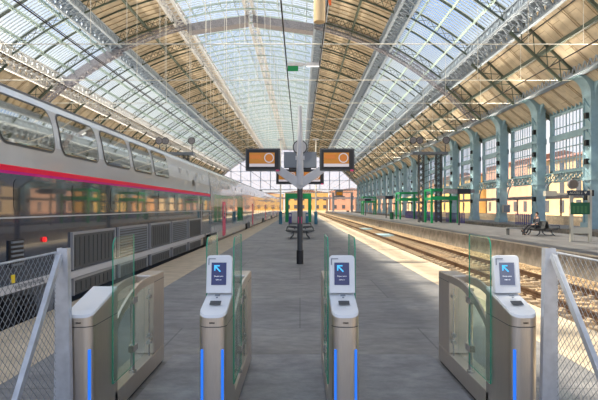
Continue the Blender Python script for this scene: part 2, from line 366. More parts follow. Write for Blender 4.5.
# ------------------------------------------------------------------ roof: one module per bay, copied
def bay_objects():
    out = []
    p = PITCH
    # tan boarding
    b = MB()
    for (a, c) in ((8.4, 16.4), (23.2, 30.9)):
        for s in (-1, 1):
            g = us(a, c, 6)
            for u0, u1 in zip(g, g[1:]):
                q = [P(s * u0, 0, 0), P(s * u1, 0, 0), P(s * u1, 0, p), P(s * u0, 0, p)]
                t = [v + Vector((0, 0, .12)) for v in q]
                b.add(q + t, [(0, 1, 2, 3), (7, 6, 5, 4), (0, 4, 5, 1), (2, 6, 7, 3)])
    out.append(('ceiling', b.mesh('ceiling', M['tan'])))
    # glass
    b = MB()
    for (a, c) in ((0, 8.4), (16.4, 23.2)):
        for s in (-1, 1):
            g = us(a, c, 5)
            for u0, u1 in zip(g, g[1:]):
                b.quad(P(s * u0, 0, 0), P(s * u1, 0, 0), P(s * u1, 0, p), P(s * u0, 0, p))
    out.append(('skylight', b.mesh('skylight', M['skyglass'])))
    # glazing bars along the slope
    b = MB()
    for (a, c, nb, w) in ((0, 8.4, 16, .07), (16.4, 23.2, 18, .09)):
        for s in (-1, 1):
            pts = us(a, c, 3)
            for k in range(nb):
                y = p * (k + .5) / nb
                b.path([P(s * u, .06, y) for u in pts], w, .1)
    for u in (1.7, 3.4, 5.1, 6.8):
        for s in (-1, 1): b.bar(P(s * u, .1, 0), P(s * u, .1, p), .10, .14)
    out.append(('skylight_bars', b.mesh('skylight_bars', M['white_bar'])))
    # purlins in side skylights, dark; yellowish purlin lattice
    b = MB()
    for u in (17.9, 19.8, 21.7):
        for s in (-1, 1):
            b.bar(P(s * u, .14, 0), P(s * u, .14, p), .12, .22); b.bar(P(s * u, .75, 0), P(s * u, .75, p), .06, .06)
            for k in range(8):
                y = p * k / 8; b.bar(P(s * u, .14, y), P(s * u, .75, y + p / 16), .05); b.bar(P(s * u, .75, y + p / 16), P(s * u, .14, y + p / 8), .05)
    out.append(('skylight_purlins', b.mesh('skylight_purlins', M['pale_green'])))
    # ribs
    b = MB()
    def lattice(a, c, s, y, dep, n, ch, web, top=.08, cross=True):
        g = us(a, c, n)
        b.path([P(s * u, top, y) for u in g], ch, ch * 1.3); b.path([P(s * u, top + dep, y) for u in g], ch, ch * 1.3)
        for u0, u1 in zip(g, g[1:]):
            b.bar(P(s * u0, top, y), P(s * u1, top + dep, y), web)
            if cross: b.bar(P(s * u1, top, y), P(s * u0, top + dep, y), web)
            b.bar(P(s * u0, top, y), P(s * u0, top + dep, y), web)
    for s in (-1, 1):
        lattice(9.0, 15.8, s, 0, 1.1, 7, .12, .05); lattice(23.8, 28.0, s, 0, 1.25, 4, .17, .06)
        b.path([P(s * u, .08, p / 2) for u in us(9, 15.8, 4)], .1, .16)
        b.path([P(s * u, .1, 0) for u in us(28, 30.9, 2)], .25, .4)
        lattice(16.9, 23.0, s, 0, .8, 6, .11, .04); b.path([P(s * u, .1, p / 2) for u in us(16.9, 23, 4)], .12, .22)
        b.bar(P(s * 12.4, .15, 0), P(s * 12.4, .15, p), .2, .3); b.bar(P(s * 26.2, .2, 0), P(s * 26.2, .2, p), .22, .3)
    out.append(('rib', b.mesh('rib', M['dark_green'])))
    b = MB()
    for s in (-1, 1):
        for yy in (0, p / 2): lattice(0, 7.7, s, yy, .9, 7, .12, .06, cross=False)
    out.append(('skylight_rib', b.mesh('skylight_rib', M['pale_green'])))
    # secondary rafters
    b = MB()
    for s in (-1, 1):
        for k in range(1, 4):
            for dy in (-.14, .14):
                b.path([P(s * u, .06, p * k / 4 + dy) for u in us(23.6, 30.5, 4)], .035, .035)
        for k in range(1, 8):
            if k != 4: b.path([P(s * u, .05, p * k / 8) for u in us(8.8, 15.9, 3)], .045, .06)
    out.append(('rafter', b.mesh('rafter', M['rafter'])))
    # longitudinal lattice girders at the band edges
    b = MB(); w = MB()
    def girder(mb, ua, uc, s, dep, n=8, plate=True):
        A, C = P(s * ua, 0.05), P(s * uc, 0.05); dn = Vector((0, 0, -dep))
        if plate: mb.box(min(A.x, C.x), max(A.x, C.x), 0, p, min(A.z, C.z) - .12, max(A.z, C.z) + .05)
        Y = Vector((0, p, 0))
        for q in (A, C):
            mb.bar(q + dn, q + dn + Y, .3, .16); mb.bar(q + dn * .1, q + dn * .1 + Y, .24, .2)
        for k in range(n):
            y0, ym, y1 = (Vector((0, p * t / n, 0)) for t in (k, k + .5, k + 1))
            mb.bar(A + dn + y0, C + dn + ym, .14, .06); mb.bar(C + dn + ym, A + dn + y1, .14, .06)
            for q in (A, C):
                mb.bar(q + y0, q + dn + ym, .11); mb.bar(q + dn + ym, q + y1, .11); mb.bar(q + y0, q + dn + y0, .13)
    girder(b, 7.8, 9.0, 1, .8); girder(b, 15.7, 16.9, 1, .9); girder(b, 15.7, 16.9, -1, .9); girder(b, 22.7, 23.9, 1, .95)
    girder(w, 7.8, 9.0, -1, .8, plate=False); girder(w, 22.7, 23.9, -1, .95, plate=False)
    girder(w, -.45, .45, 1, .8, plate=False)
    out.append(('girder', b.mesh('girder', M['girder']))); out.append(('girder', w.mesh('pale_girder', M['pale_girder'])))
    # arcade plate girder above the columns
    b = MB()
    for s in (-1, 1):
        x = CX + s * 28.3; z = 12.25
        b.box(x - .42, x + .2, 0, p, z, z + .14); b.box(x - .06, x + .06, 0, p, z + .12, z + .62); b.box(x - .2, x + .2, 0, p, z + .62, z + .74)
        for k in range(12): b.bar((x - s * .38, p * k / 12, z + .1), (x - s * .38, p * (k + .5) / 12, z + .8), .08); b.bar((x - s * .38, p * (k + .5) / 12, z + .8), (x - s * .38, p * (k + 1) / 12, z + .1), .08)
        b.bar((x - s * .38, 0, z + .9), (x - s * .38, p, z + .9), .14, .12)
        b.bar((x - s * .38, 0, z + .06), (x - s * .38, p, z + .06), .2, .12)
    out.append(('arcade_girder', b.mesh('arcade_girder', M['girder_light'])))
    return out
bays = bay_objects()
for k in range(NB):
    for nm, me in bays:
        o = obj(nm, me, None, (0, Y0 + k * PITCH, 0)); o['kind'] = 'structure'
# one deeper main frame of brown plate girders spanning the whole vault
b = MB(); y = 66.0
def boxarc(a, c, n, dep, wid, mb, top=.5):
    g = us(a, c, n)
    for u0, u1 in zip(g, g[1:]):
        for yy in (y - wid / 2, y + wid / 2):
            mb.add([P(u0, top, yy - .05), P(u1, top, yy - .05), P(u1, top + dep, yy - .05), P(u0, top + dep, yy - .05),
                    P(u0, top, yy + .05), P(u1, top, yy + .05), P(u1, top + dep, yy + .05), P(u0, top + dep, yy + .05)],
                   [(0, 1, 2, 3), (7, 6, 5, 4), (0, 4, 5, 1), (2, 6, 7, 3), (1, 5, 6, 2), (0, 3, 7, 4)])
        mb.bar(P(u0, top + dep, y - wid / 2), P(u1, top + dep, y + wid / 2), .12); mb.bar(P(u1, top + dep, y - wid / 2), P(u0, top + dep, y + wid / 2), .12)
        mb.bar(P(u0, top + dep, y - wid / 2), P(u0, top + dep, y + wid / 2), .2)
boxarc(-23, -16.4, 8, .8, 1.3, b)
for (ua, uc, n) in ((-28, -23, 6), (-16.4, -8, 9), (8, 16.4, 9), (16.4, 23, 8), (23, 28, 6)):
    g = us(ua, uc, n)
    for yy in (y - .45, y + .45):
        b.path([P(u, .2, yy) for u in g], .12, .14); b.path([P(u, 1.0, yy) for u in g], .12, .14)
        for u0, u1 in zip(g, g[1:]):
            b.bar(P(u0, .2, yy), P(u1, 1.0, yy), .06); b.bar(P(u1, .2, yy), P(u0, 1.0, yy), .06); b.bar(P(u0, .2, yy), P(u0, 1.0, yy), .08)
    for u0, u1 in zip(g, g[1:]):
        b.bar(P(u0, 1.0, y - .45), P(u1, 1.0, y + .45), .08); b.bar(P(u0, 1.0, y - .45), P(u0, 1.0, y + .45), .1)
structure('main_frame', b, M['lilac_beam'])
b = MB(); b.prism([(-7.6, 22.95), (-.3, 24.0), (-.3, 24.9), (-7.6, 23.9)], lambda p: (CX + p[0], y - .8, p[1]), lambda p: (CX + p[0], y + .8, p[1]))
b.prism([(.3, 24.0), (7.6, 22.95), (7.6, 23.9), (.3, 24.9)], lambda p: (CX + p[0], y - .8, p[1]), lambda p: (CX + p[0], y + .8, p[1]))
structure('main_frame_beam', b, M['brown_beam'])
# tie rods with hangers
TZ = 12.1
b = MB(); b.tube([(CX - 28.2, 0, TZ), (CX + 28.2, 0, TZ)], .032, 6)
for x in (-13.3, -11, -8.9, -6, -3.5, 14.5, 18):
    b.tube([(x, 0, TZ), (x, 0, zr(x - CX) - 1.1)], .02, 5)
me = b.mesh('tie_rod', M['rod'])
for k in range(3, 13):
    o = obj('tie_rod', me, None, (0, Y0 + k * PITCH + .45, 0)); o['kind'] = 'structure'

# ------------------------------------------------------------------ arcade walls
XW = 24.5
def wall_meshes():
    p = PITCH; hw = .65
    col = MB(); x = 23.5
    # riveted box column: two flanges, recessed web, plates
    col.box(x - .35, x + .45, -hw, -hw + .14, 0, 12.25); col.box(x - .35, x + .45, hw - .14, hw, 0, 12.25)
    col.box(x - .25, x + .35, -hw + .14, hw - .14, 0, 12.25)
    col.box(x - .5, x + .5, -hw - .1, hw + .1, 0, .5)
    for z in (3.9, 8.0, 11.0): col.box(x - .4, x + .48, -hw - .04, hw + .04, z, z + .25)
    for k in range(10):
        z = .7 + k * 1.1; col.bar((x - .3, -hw + .1, z), (x - .3, hw - .1, z + 1.1), .1, .06)
    # brackets under the girder: curved knees along the arcade and inward
    for s in (-1, 1):
        arc = [(s * (hw + 2.1 * (1 - math.cos(t))), 10.1 + 2.1 * math.sin(t)) for t in us(0, PI / 2, 8)]
        poly = [(s * hw, 12.25)] + arc
        col.prism(poly, lambda q: (x - .1, q[0], q[1]), lambda q: (x + .1, q[0], q[1]))
    arc = [(x - .35 - 1.2 * (1 - math.cos(t)), 10.6 + 1.65 * math.sin(t)) for t in us(0, PI / 2, 8)]
    col.prism([(x - .35, 12.25)] + arc, lambda q: (q[0], -hw, q[1]), lambda q: (q[0], hw, q[1]))
    box = MB()
    for z in (2.3, 5.2, 6.7, 8.9):
        box.box(x - .5, x - .27, -.2, .2, z, z + .45)
    fr = MB()
    y0, y1 = hw, p - hw
    # vent band, transom, window frames
    fr.box(XW - .15, XW + .15, y0, y1, 11.05, 11.35); fr.box(XW - .1, XW + .1, y0, y1, 10.35, 10.55); fr.box(XW + .1, XW + .14, y0, y1, 10.5, 11.1)
    for k in range(13): yy = y0 + (y1 - y0) * k / 12; fr.box(XW - .12, XW + .1, yy - .05, yy + .05, 10.5, 11.1)
    fr.box(XW - .18, XW + .18, y0, y1, 8.0, 8.55); fr.box(XW - .12, XW + .12, y0, y1, 4.95, 5.2)
    fr.box(XW - .12, XW + .12, y0, y0 + .6, 4.95, 10.4); fr.box(XW - .12, XW + .12, y1 - .6, y1, 4.95, 10.4)
    # vertical glazing bars and horizontals
    n = 12
    for k in range(n + 1):
        yy = y0 + .6 + (y1 - y0 - 1.2) * k / n; w = .07 if k % 4 == 0 else .028
        fr.box(XW - .03, XW + .03, yy - w, yy + w, 5.1, 10.4)
    for z in (6.15, 7.25, 9.2): fr.box(XW - .05, XW + .05, y0, y1, z - .04, z + .04)
    gl = MB(); gl.quad((XW, y0, 5), (XW, y1, 5), (XW, y1, 10.5), (XW, y0, 10.5))
    gd = MB()
    for xx in (XW - .5, XW + .3):
        gd.box(xx - .08, xx + .08, y0, y1, 4.85, 4.97); gd.box(xx - .08, xx + .08, y0, y1, 4.1, 4.2)
        for k in range(9):
            a, c = y0 + (y1 - y0) * k / 9, y0 + (y1 - y0) * (k + 1) / 9
            gd.bar((xx, a, 4.15), (xx, c, 4.9), .07); gd.bar((xx, c, 4.15), (xx, a, 4.9), .07); gd.bar((xx, a, 4.15), (xx, a, 4.9), .07)
    for s, yb in ((1, y0), (-1, y1)):
        arc = [(yb + s * 1.3 * (1 - math.cos(t)), 2.8 + 1.35 * math.sin(t)) for t in us(0, PI / 2, 8)]
        gd.path([(XW - .5, q[0], q[1]) for q in arc], .12, .12, up=(1, 0, 0))
    return col, box, fr, gl, gd
col, box, fr, gl, gd = wall_meshes()
mcol, mbox, mfr, mgl, mgd = col.mesh('column', M['column_blue']), box.mesh('column_box', M['black']), fr.mesh('window_frame', M['column_blue']), gl.mesh('window_glass', M['winglass']), gd.mesh('wall_girder', M['teal_dark'])
for k in range(NB + 1):
    y = Y0 + k * PITCH
    o = obj('column', mcol, None, (0, y, 0)); o['kind'] = 'structure'
    c = obj('column_box', mbox, o); c['kind'] = 'structure'
    if k < NB:
        o = obj('window_%d' % (k + 1), mfr, None, (0, y, 0)); o['kind'] = 'structure'
        c = obj('window_glass', mgl, o); c['kind'] = 'structure'
        o = obj('wall_girder', mgd, None, (0, y, 0)); o['kind'] = 'structure'
b = MB(); b.box(-37.2, -36.8, Y0, YE, -.9, 11.2); structure('wall_left', b, M['column_blue'])

# far glazed screen
b = MB(); N = 15
for k in range(N + 1):
    u = -30 + 60 * k / N; b.box(CX + u - .14, CX + u + .14, YE - .1, YE + .1, 8.6, zr(u))
for z in (12.4, 16.2, 20.0, 23.4):
    uu = [u for u in us(0, 30.9, 200) if zr(u) > z][-1]; b.box(CX - uu, CX + uu, YE - .06, YE + .06, z - .08, z + .08)
structure('end_screen_bars', b, M['girder'])
b = MB(); g = us(-30.9, 30.9, 40)
for u0, u1 in zip(g, g[1:]): b.quad((CX + u0, YE, 8.6), (CX + u1, YE, 8.6), (CX + u1, YE, zr(u1)), (CX + u0, YE, zr(u0)))
structure('end_screen_glass', b, glassy('end_glass', (.95, .96, 1.), 1, diffuse=(.95, .95, .97), dfac=.35))
b = MB(); b.path([P(u, .5, YE - .5) for u in us(-30, 30, 40)], .6, 1.2); structure('end_arch', b, M['pale_girder'])
b = MB(); b.box(-34, 22, YE - .5, YE + .5, 7.4, 7.7); b.box(-34, 22, YE - .5, YE + .5, 8.6, 8.9)
for k in range(56): b.bar((-34 + k, YE - .5, 7.6), (-33 + k, YE - .5, 8.7), .15)
structure('end_beam', b, M['pale_girder'])
for x in (-33, -15, 13.5, 21): 
    b = MB(); b.box(x - .4, x + .4, YE - .4, YE + .4, -.9, 7.4); structure('end_column', b, M['girder'])

# ------------------------------------------------------------------ outside: buildings
def building(y0, y1, x0, h, m, label, facing='x', x1=None, fl=3, n=4):
    t = thing('building', label, 'building', ((x0 + (x1 or x0 + 12)) / 2, (y0 + y1) / 2, -.1))
    cx, cy = t.location.x, t.location.y; x1 = x1 or x0 + 12
    w = MB(); w.box(x0 - cx, x1 - cx, y0 - cy, y1 - cy, 0, h); w.build('wall', m, t)
    r = MB(); r.prism([(x0 - cx - .5, h), (x1 - cx + .5, h), (0, h + 1.6)], lambda p: (p[0], y0 - cy, p[1]), lambda p: (p[0], y1 - cy, p[1])); r.build('roof', M['b_roof'], t)
    ww = MB(); 
    if facing == 'x':
        ww.box(-.05, .02, -.7, .7, 0, 1.9)
    else:
        ww.box(-.8, .8, -.05, .02, 0, 1.9)
    me = ww.mesh('window', M['b_window'])
    for f in range(fl):
        for k in range(n):
            z = 1.0 + f * (h - .8) / fl
            if facing == 'x': obj('window', me, t, (x0 - cx, (y0 - cy) + (y1 - y0) * (k + .5) / n, z))
            else: obj('window', me, t, ((x0 - cx) + (x1 - x0) * (k + .5) / n, y0 - cy, z))
    return t
kinds = [('b_orange', 'orange rendered'), ('b_cream', 'cream rendered'), ('b_pink', 'pinkish rendered'), ('b_yellow', 'yellow rendered')]
spots = ['seen past the blue timetable board', 'seen behind the seated person', 'seen between the second pair of blue columns', 'behind the green portal frames', 'seen past the floodlight mast',
         'in the middle of the row beyond the arcade', 'well along the row beyond the arcade', 'next to the far end of the row beyond the arcade', 'at the far end of the row beyond the arcade']
yy = 48
for k, sp in enumerate(spots):
    m, lab = kinds[k % 4]; L = (22, 26, 24, 30, 36, 40, 44, 48, 52)[k]
    building(yy, yy + L - 1.2, 39 + (k % 3), 8.2 + (k * 37 % 5) * .55, M[m], lab + ' building ' + sp, fl=2 + k % 2, n=5); yy += L
building(285, 300, -40, 8.6, M['b_cream'], 'cream building beyond the end of the train', 'y', -9.2, 2, 7)
building(282, 296, -8, 9.4, M['b_yellow'], 'yellow building across the end of the tracks', 'y', 14.8, 2, 6)
building(280, 296, 16, 10.2, M['b_pink'], 'pink building beyond the end of the far platform', 'y', 38, 2, 5)
b = MB(); b.box(-36, 36, 238, 242, 5.3, 6.1)
for x in (-30, -15, 12, 25): b.box(x - .3, x + .3, 239.5, 240.5, -.9, 5.3)
tag(b.build('footbridge', M['brown_beam']), 'brown footbridge crossing the tracks beyond the hall end', 'footbridge')
b = MB(); b.box(28, 32, 20, 210, 2.75, 3.05)
for y in range(24, 210, 12): b.tube([(29, y, -.1), (29, y, 2.75)], .09, 6)
tag(b.build('canopy', M['brown_beam']), 'long dark flat canopy on posts outside the arcade', 'canopy')
b = MB(); b.box(26.6, 26.9, 20, 215, -.1, .85); structure('outside_low_wall', b, mat('low_wall', (.62, .50, .36), .9, noise=.2))

# ------------------------------------------------------------------ train
TX = -5.8
tp = [(1.38, -.40), (1.45, .0), (1.45, 2.40), (1.43, 2.78), (1.37, 3.18), (1.28, 3.48), (1.17, 3.66), (.95, 3.765), (.55, 3.82), (0, 3.84)]
def tx(z):
    for (x0, z0), (x1, z1) in zip(tp, tp[1:]):
        if z <= z1: return x0 + (x1 - x0) * (z - z0) / (z1 - z0)
    return 0
def car_shell(L, zones):
    """zones: list of (z_from, z_to, material index); ends have a raised bottom for the bogies"""
    mb = MB(); zs = sorted(set([z for _, z in tp] + [z for a, c, _ in zones for z in (a, c)] + [.45]))
    zs = [z for z in zs if -.4 <= z <= 3.84]
    segs = [(0, 1.9, .45), (1.9, L - 1.9, -.4), (L - 1.9, L, .45)]
    def zone(z):
        for a, c, i in zones:
            if a <= z <= c: return i
        return 0
    for s in (1, -1):
        for y0, y1, zb in segs:
            for za, zc in zip(zs, zs[1:]):
                if za < zb - 1e-6: continue
                mb.quad((s * tx(za), y0, za), (s * tx(za), y1, za), (s * tx(zc), y1, zc), (s * tx(zc), y0, zc), zone((za + zc) / 2))
    for y0, y1, zb in segs: mb.quad((-tx(zb), y0, zb), (tx(zb), y0, zb), (tx(zb), y1, zb), (-tx(zb), y1, zb), 0)
    for y0, z0, z1 in ((1.9, -.4, .45), (L - 1.9, -.4, .45)): mb.quad((-1.38, y0, z0), (1.38, y0, z0), (1.45, y0, z1), (-1.45, y0, z1), 0)
    for y in (0, L):
        ring_ = [(tx(z), z) for z in zs if z >= .45]; pl = ring_ + [(-a, c) for a, c in reversed(ring_)][1:]
        mb.add([(a, y, c) for a, c in pl], [tuple(range(len(pl)))], 0)
    return mb
def skin_patch(y0, y1, z0, z1, r, off, mi=0, mb=None, nz=12, skew=0.):
    """rounded patch lying on the car side"""
    mb = mb or MB(); rows = []
    zz = sorted(set(us(z0, z1, nz) + [z0 + r * (1 - math.cos(t)) for t in us(0, PI / 2, 4)] + [z1 - r * (1 - math.cos(t)) for t in us(0, PI / 2, 4)]))
    for z in zz:
        d = 0.
        if z < z0 + r: q = z0 + r - z; d = r - math.sqrt(max(0, r * r - q * q))
        if z > z1 - r: q = z - (z1 - r); d = r - math.sqrt(max(0, r * r - q * q))
        sk = skew * (z - z0) / (z1 - z0)
        rows.append(((tx(z) + off, y0 + d + sk, z), (tx(z) + off, y1 - d + sk, z)))
    for a, c in zip(rows, rows[1:]): mb.quad(a[0], a[1], c[1], c[0], mi)
    return mb
def bogie(parent, y):
    b = MB()
    for s in (-1, 1):
        b.box(s * 1.05 - .08, s * 1.05 + .08, y - 1.9, y + 1.9, -.05, .2); b.box(s * 1.05 - .12, s * 1.05 + .12, y - .5, y + .5, -.25, .3)
        for yy in (-1.5, 1.5): b.box(s * 1.12 - .14, s * 1.12 + .14, y + yy - .2, y + yy + .2, -.25, .12)
        b.tube([(s * 1.2, y - .9, -.2), (s * 1.2, y - .9, .35)], .11, 8); b.tube([(s * 1.2, y + .9, -.2), (s * 1.2, y + .9, .35)], .11, 8)
    b.box(-1, 1, y - .35, y + .35, .0, .3)
    o = b.build('bogie', M['black'], parent)
    for s in (-1, 1):
        for yy in (-1.5, 1.5):
            w = MB(); w.tube([(s * .68, y + yy, -.10), (s * .82, y + yy, -.10)], .45, 20); w.tube([(s * .82, y + yy, -.10), (s * .9, y + yy, -.10)], .16, 12)
            w.build('wheel', M['dark_grey'], o)
CARL = 18.5
def car(y, label, first=False, last=False):
    t = thing('train_carriage', label, 'train carriage', (TX, y, 0), group='carriages of the double deck train')
    mats = [M['train_silver'], M['train_navy'], M['train_red'], M['train_magenta'], M['train_upper_sheen'], M['train_roof'], M['sill_grey']]
    if first: zones = [(-.4, .40, 1), (.40, .52, 6), (.52, 2.25, 1), (2.25, 2.295, 3), (2.295, 2.38, 2), (2.38, 2.80, 0), (2.80, 3.62, 4), (3.62, 3.84, 5)]
    else: zones = [(-.4, .78, 0), (.78, 1.78, 1), (1.78, 2.25, 0), (2.25, 3.62, 0), (3.62, 3.84, 5)]
    car_shell(CARL, zones).build('body', mats, t, smooth=True)
    g = MB()
    g.prism([(-1.2, .5), (1.2, .5), (1.2, 3.3), (.9, 3.6), (-.9, 3.6), (-1.2, 3.3)], lambda p: (p[0], CARL - .02, p[1]), lambda p: (p[0], CARL + .22, p[1]))
    g.build('gangway_bellows', M['black'], t)
    bogie(t, CARL + .1)
    if first:
        bogie(t, -.1)
        g2 = MB(); g2.prism([(-1.2, .5), (1.2, .5), (1.2, 3.3), (.9, 3.6), (-.9, 3.6), (-1.2, 3.3)], lambda p: (p[0], -.2, p[1]), lambda p: (p[0], .02, p[1])); g2.build('gangway_bellows', M['black'], t)
    return t
c1 = car(7.7, 'dark blue and silver carriage with red stripe, closest to the gates', True)
yl = 7.7
# upper windows
for (a, c) in ((.16, 1.92), (2.22, 4.02), (4.38, 6.2), (6.5, 8.25), (8.55, 10.3)):
    skin_patch(a - .04, c + .04, 2.69, 3.49, .20, .006).build('window_surround', M['dark_grey'], c1)
    o = skin_patch(a, c, 2.73, 3.45, .18, .012).build('window', M['train_pane'], c1, smooth=True)
for a in (12.0, 13.4, 15.2, 16.6):
    skin_patch(a, a + .35, 3.0, 3.2, .05, .01).build('marker_panel', M['grey_paint'], c1)
skin_patch(14.2, 14.65, 2.62, 2.86, .05, .01).build('pictogram', M['black'], c1)
b = MB(); b.box(1.455, 1.475, 0, CARL, 1.575, 1.60); b.build('waist_line', M['grey_paint'], c1)
# lower windows band (dark, glossy)
for a in (.5, 2.6, 4.7, 6.8, 8.9, 11.0):
    skin_patch(a, a + 1.7, 1.68, 2.18, .1, .006).build('lower_window', M['navy_pane'], c1, smooth=True)
# passenger door
dmb = skin_patch(16.0, 17.2, .42, 2.2, .1, .010); d = dmb.build('door', M['train_navy'], c1, smooth=True)
d2 = skin_patch(16.35, 16.85, 1.35, 2.0, .08, .018); d2.build('door_window', M['train_pane'], d, smooth=True)
b = MB(); b.box(1.47, 1.50, 15.92, 15.98, .7, 1.9); b.build('door_handrail', M['grey_paint'], c1)
# equipment panels between waist and sill
def grille(a, c, z0, z1, m, louvre, framed):
    b = MB(); b.box(1.45, 1.475, a, c, z0, z1); q = b
    if louvre:
        n = int((z1 - z0) / .06)
        for k in range(n): z = z0 + (z1 - z0) * (k + .5) / n; q.box(1.475, 1.50, a + .04, c - .04, z - .015, z + .015, 1)
    else:
        n = max(2, int((c - a) / .22))
        for k in range(n): y = a + (c - a) * (k + .5) / n; q.box(1.475, 1.485, y - .02, y + .02, z0 + .05, z1 - .05, 1)
    o = q.build('equipment_panel', [M[m], M['mid_grey' if louvre else 'dark_grey']], c1)
    if not framed: return
    f = MB()
    for (yy0, yy1, zz0, zz1) in ((a - .05, c + .05, z1, z1 + .05), (a - .05, a, z0, z1), (c, c + .05, z0, z1)): f.box(1.45, 1.50, yy0, yy1, zz0, zz1)
    f.build('panel_frame', M['sill_grey'], o)
def yat(x): return F * 4.35 / (VX - x) - yl
for (xa, xb, lv) in ((70, 113, 0), (117, 146, 1), (149, 169, 0), (171, 186, 1), (188, 200, 0)):
    grille(yat(xa) + .06, yat(xb), .56, 1.22, 'grille_dark', lv, 1)
    grille(yat(xa) + .10, yat(xb) - .05, .06, .34, 'grille_dark', 0, 1)
grille(.34, .75, .84, 1.25, 'black', 1, 0)
# white sill strip with running number
b = MB(); b.box(1.45, 1.50, 1.9, CARL - 1.9, .40, .52); s = b.build('sill_strip', M['sill_light'], c1)
b = MB(); b.box(1.45, 1.475, -.0, 1.9, .46, .58); s2 = b.build('sill_strip', M['sill_light'], c1)
lettering('0 SE3100 184 EV.Y2506', .095, M['dark_grey'], s2, (1.478, .95, .52), (PI / 2, 0, PI / 2))
b = MB(); b.tube([(1.44, 1.46, 1.20), (1.49, 1.46, 1.20)], .045, 14); b.build('tail_lamp', M['red_lamp'], c1)
labs = ['silver carriage second from the gates, coupled behind the red striped one', 'silver carriage third from the gates, beside the green portal frame', 'silver carriage fourth from the gates', 'silver carriage fifth from the gates, near the far end of the train',
        'silver carriage sixth from the gates, farthest one of the train']
c2 = car(7.7 + 18.7, labs[0])
for k in range(4):
    skin_patch(5.6 + 2.9 * k, 7.9 + 2.9 * k, .92, 1.70, .1, .008).build('window', M['train_pane'], c2, smooth=True)
dm = skin_patch(3.9, 5.1, .12, 2.05, .1, .01).build('door', M['pink'], c2, smooth=True)
skin_patch(4.35, 4.75, 1.1, 1.85, .08, .018).build('door_window', M['train_pane'], dm, smooth=True)
for k in range(4): skin_patch(3 + 3.6 * k, 3.4 + 3.6 * k, 2.85, 3.05, .05, .01).build('marker_panel', M['grey_paint'], c2)
for k in range(1, 5): dup(c2, (TX, 7.7 + 18.7 * (k + 1), 0), label=labs[k])

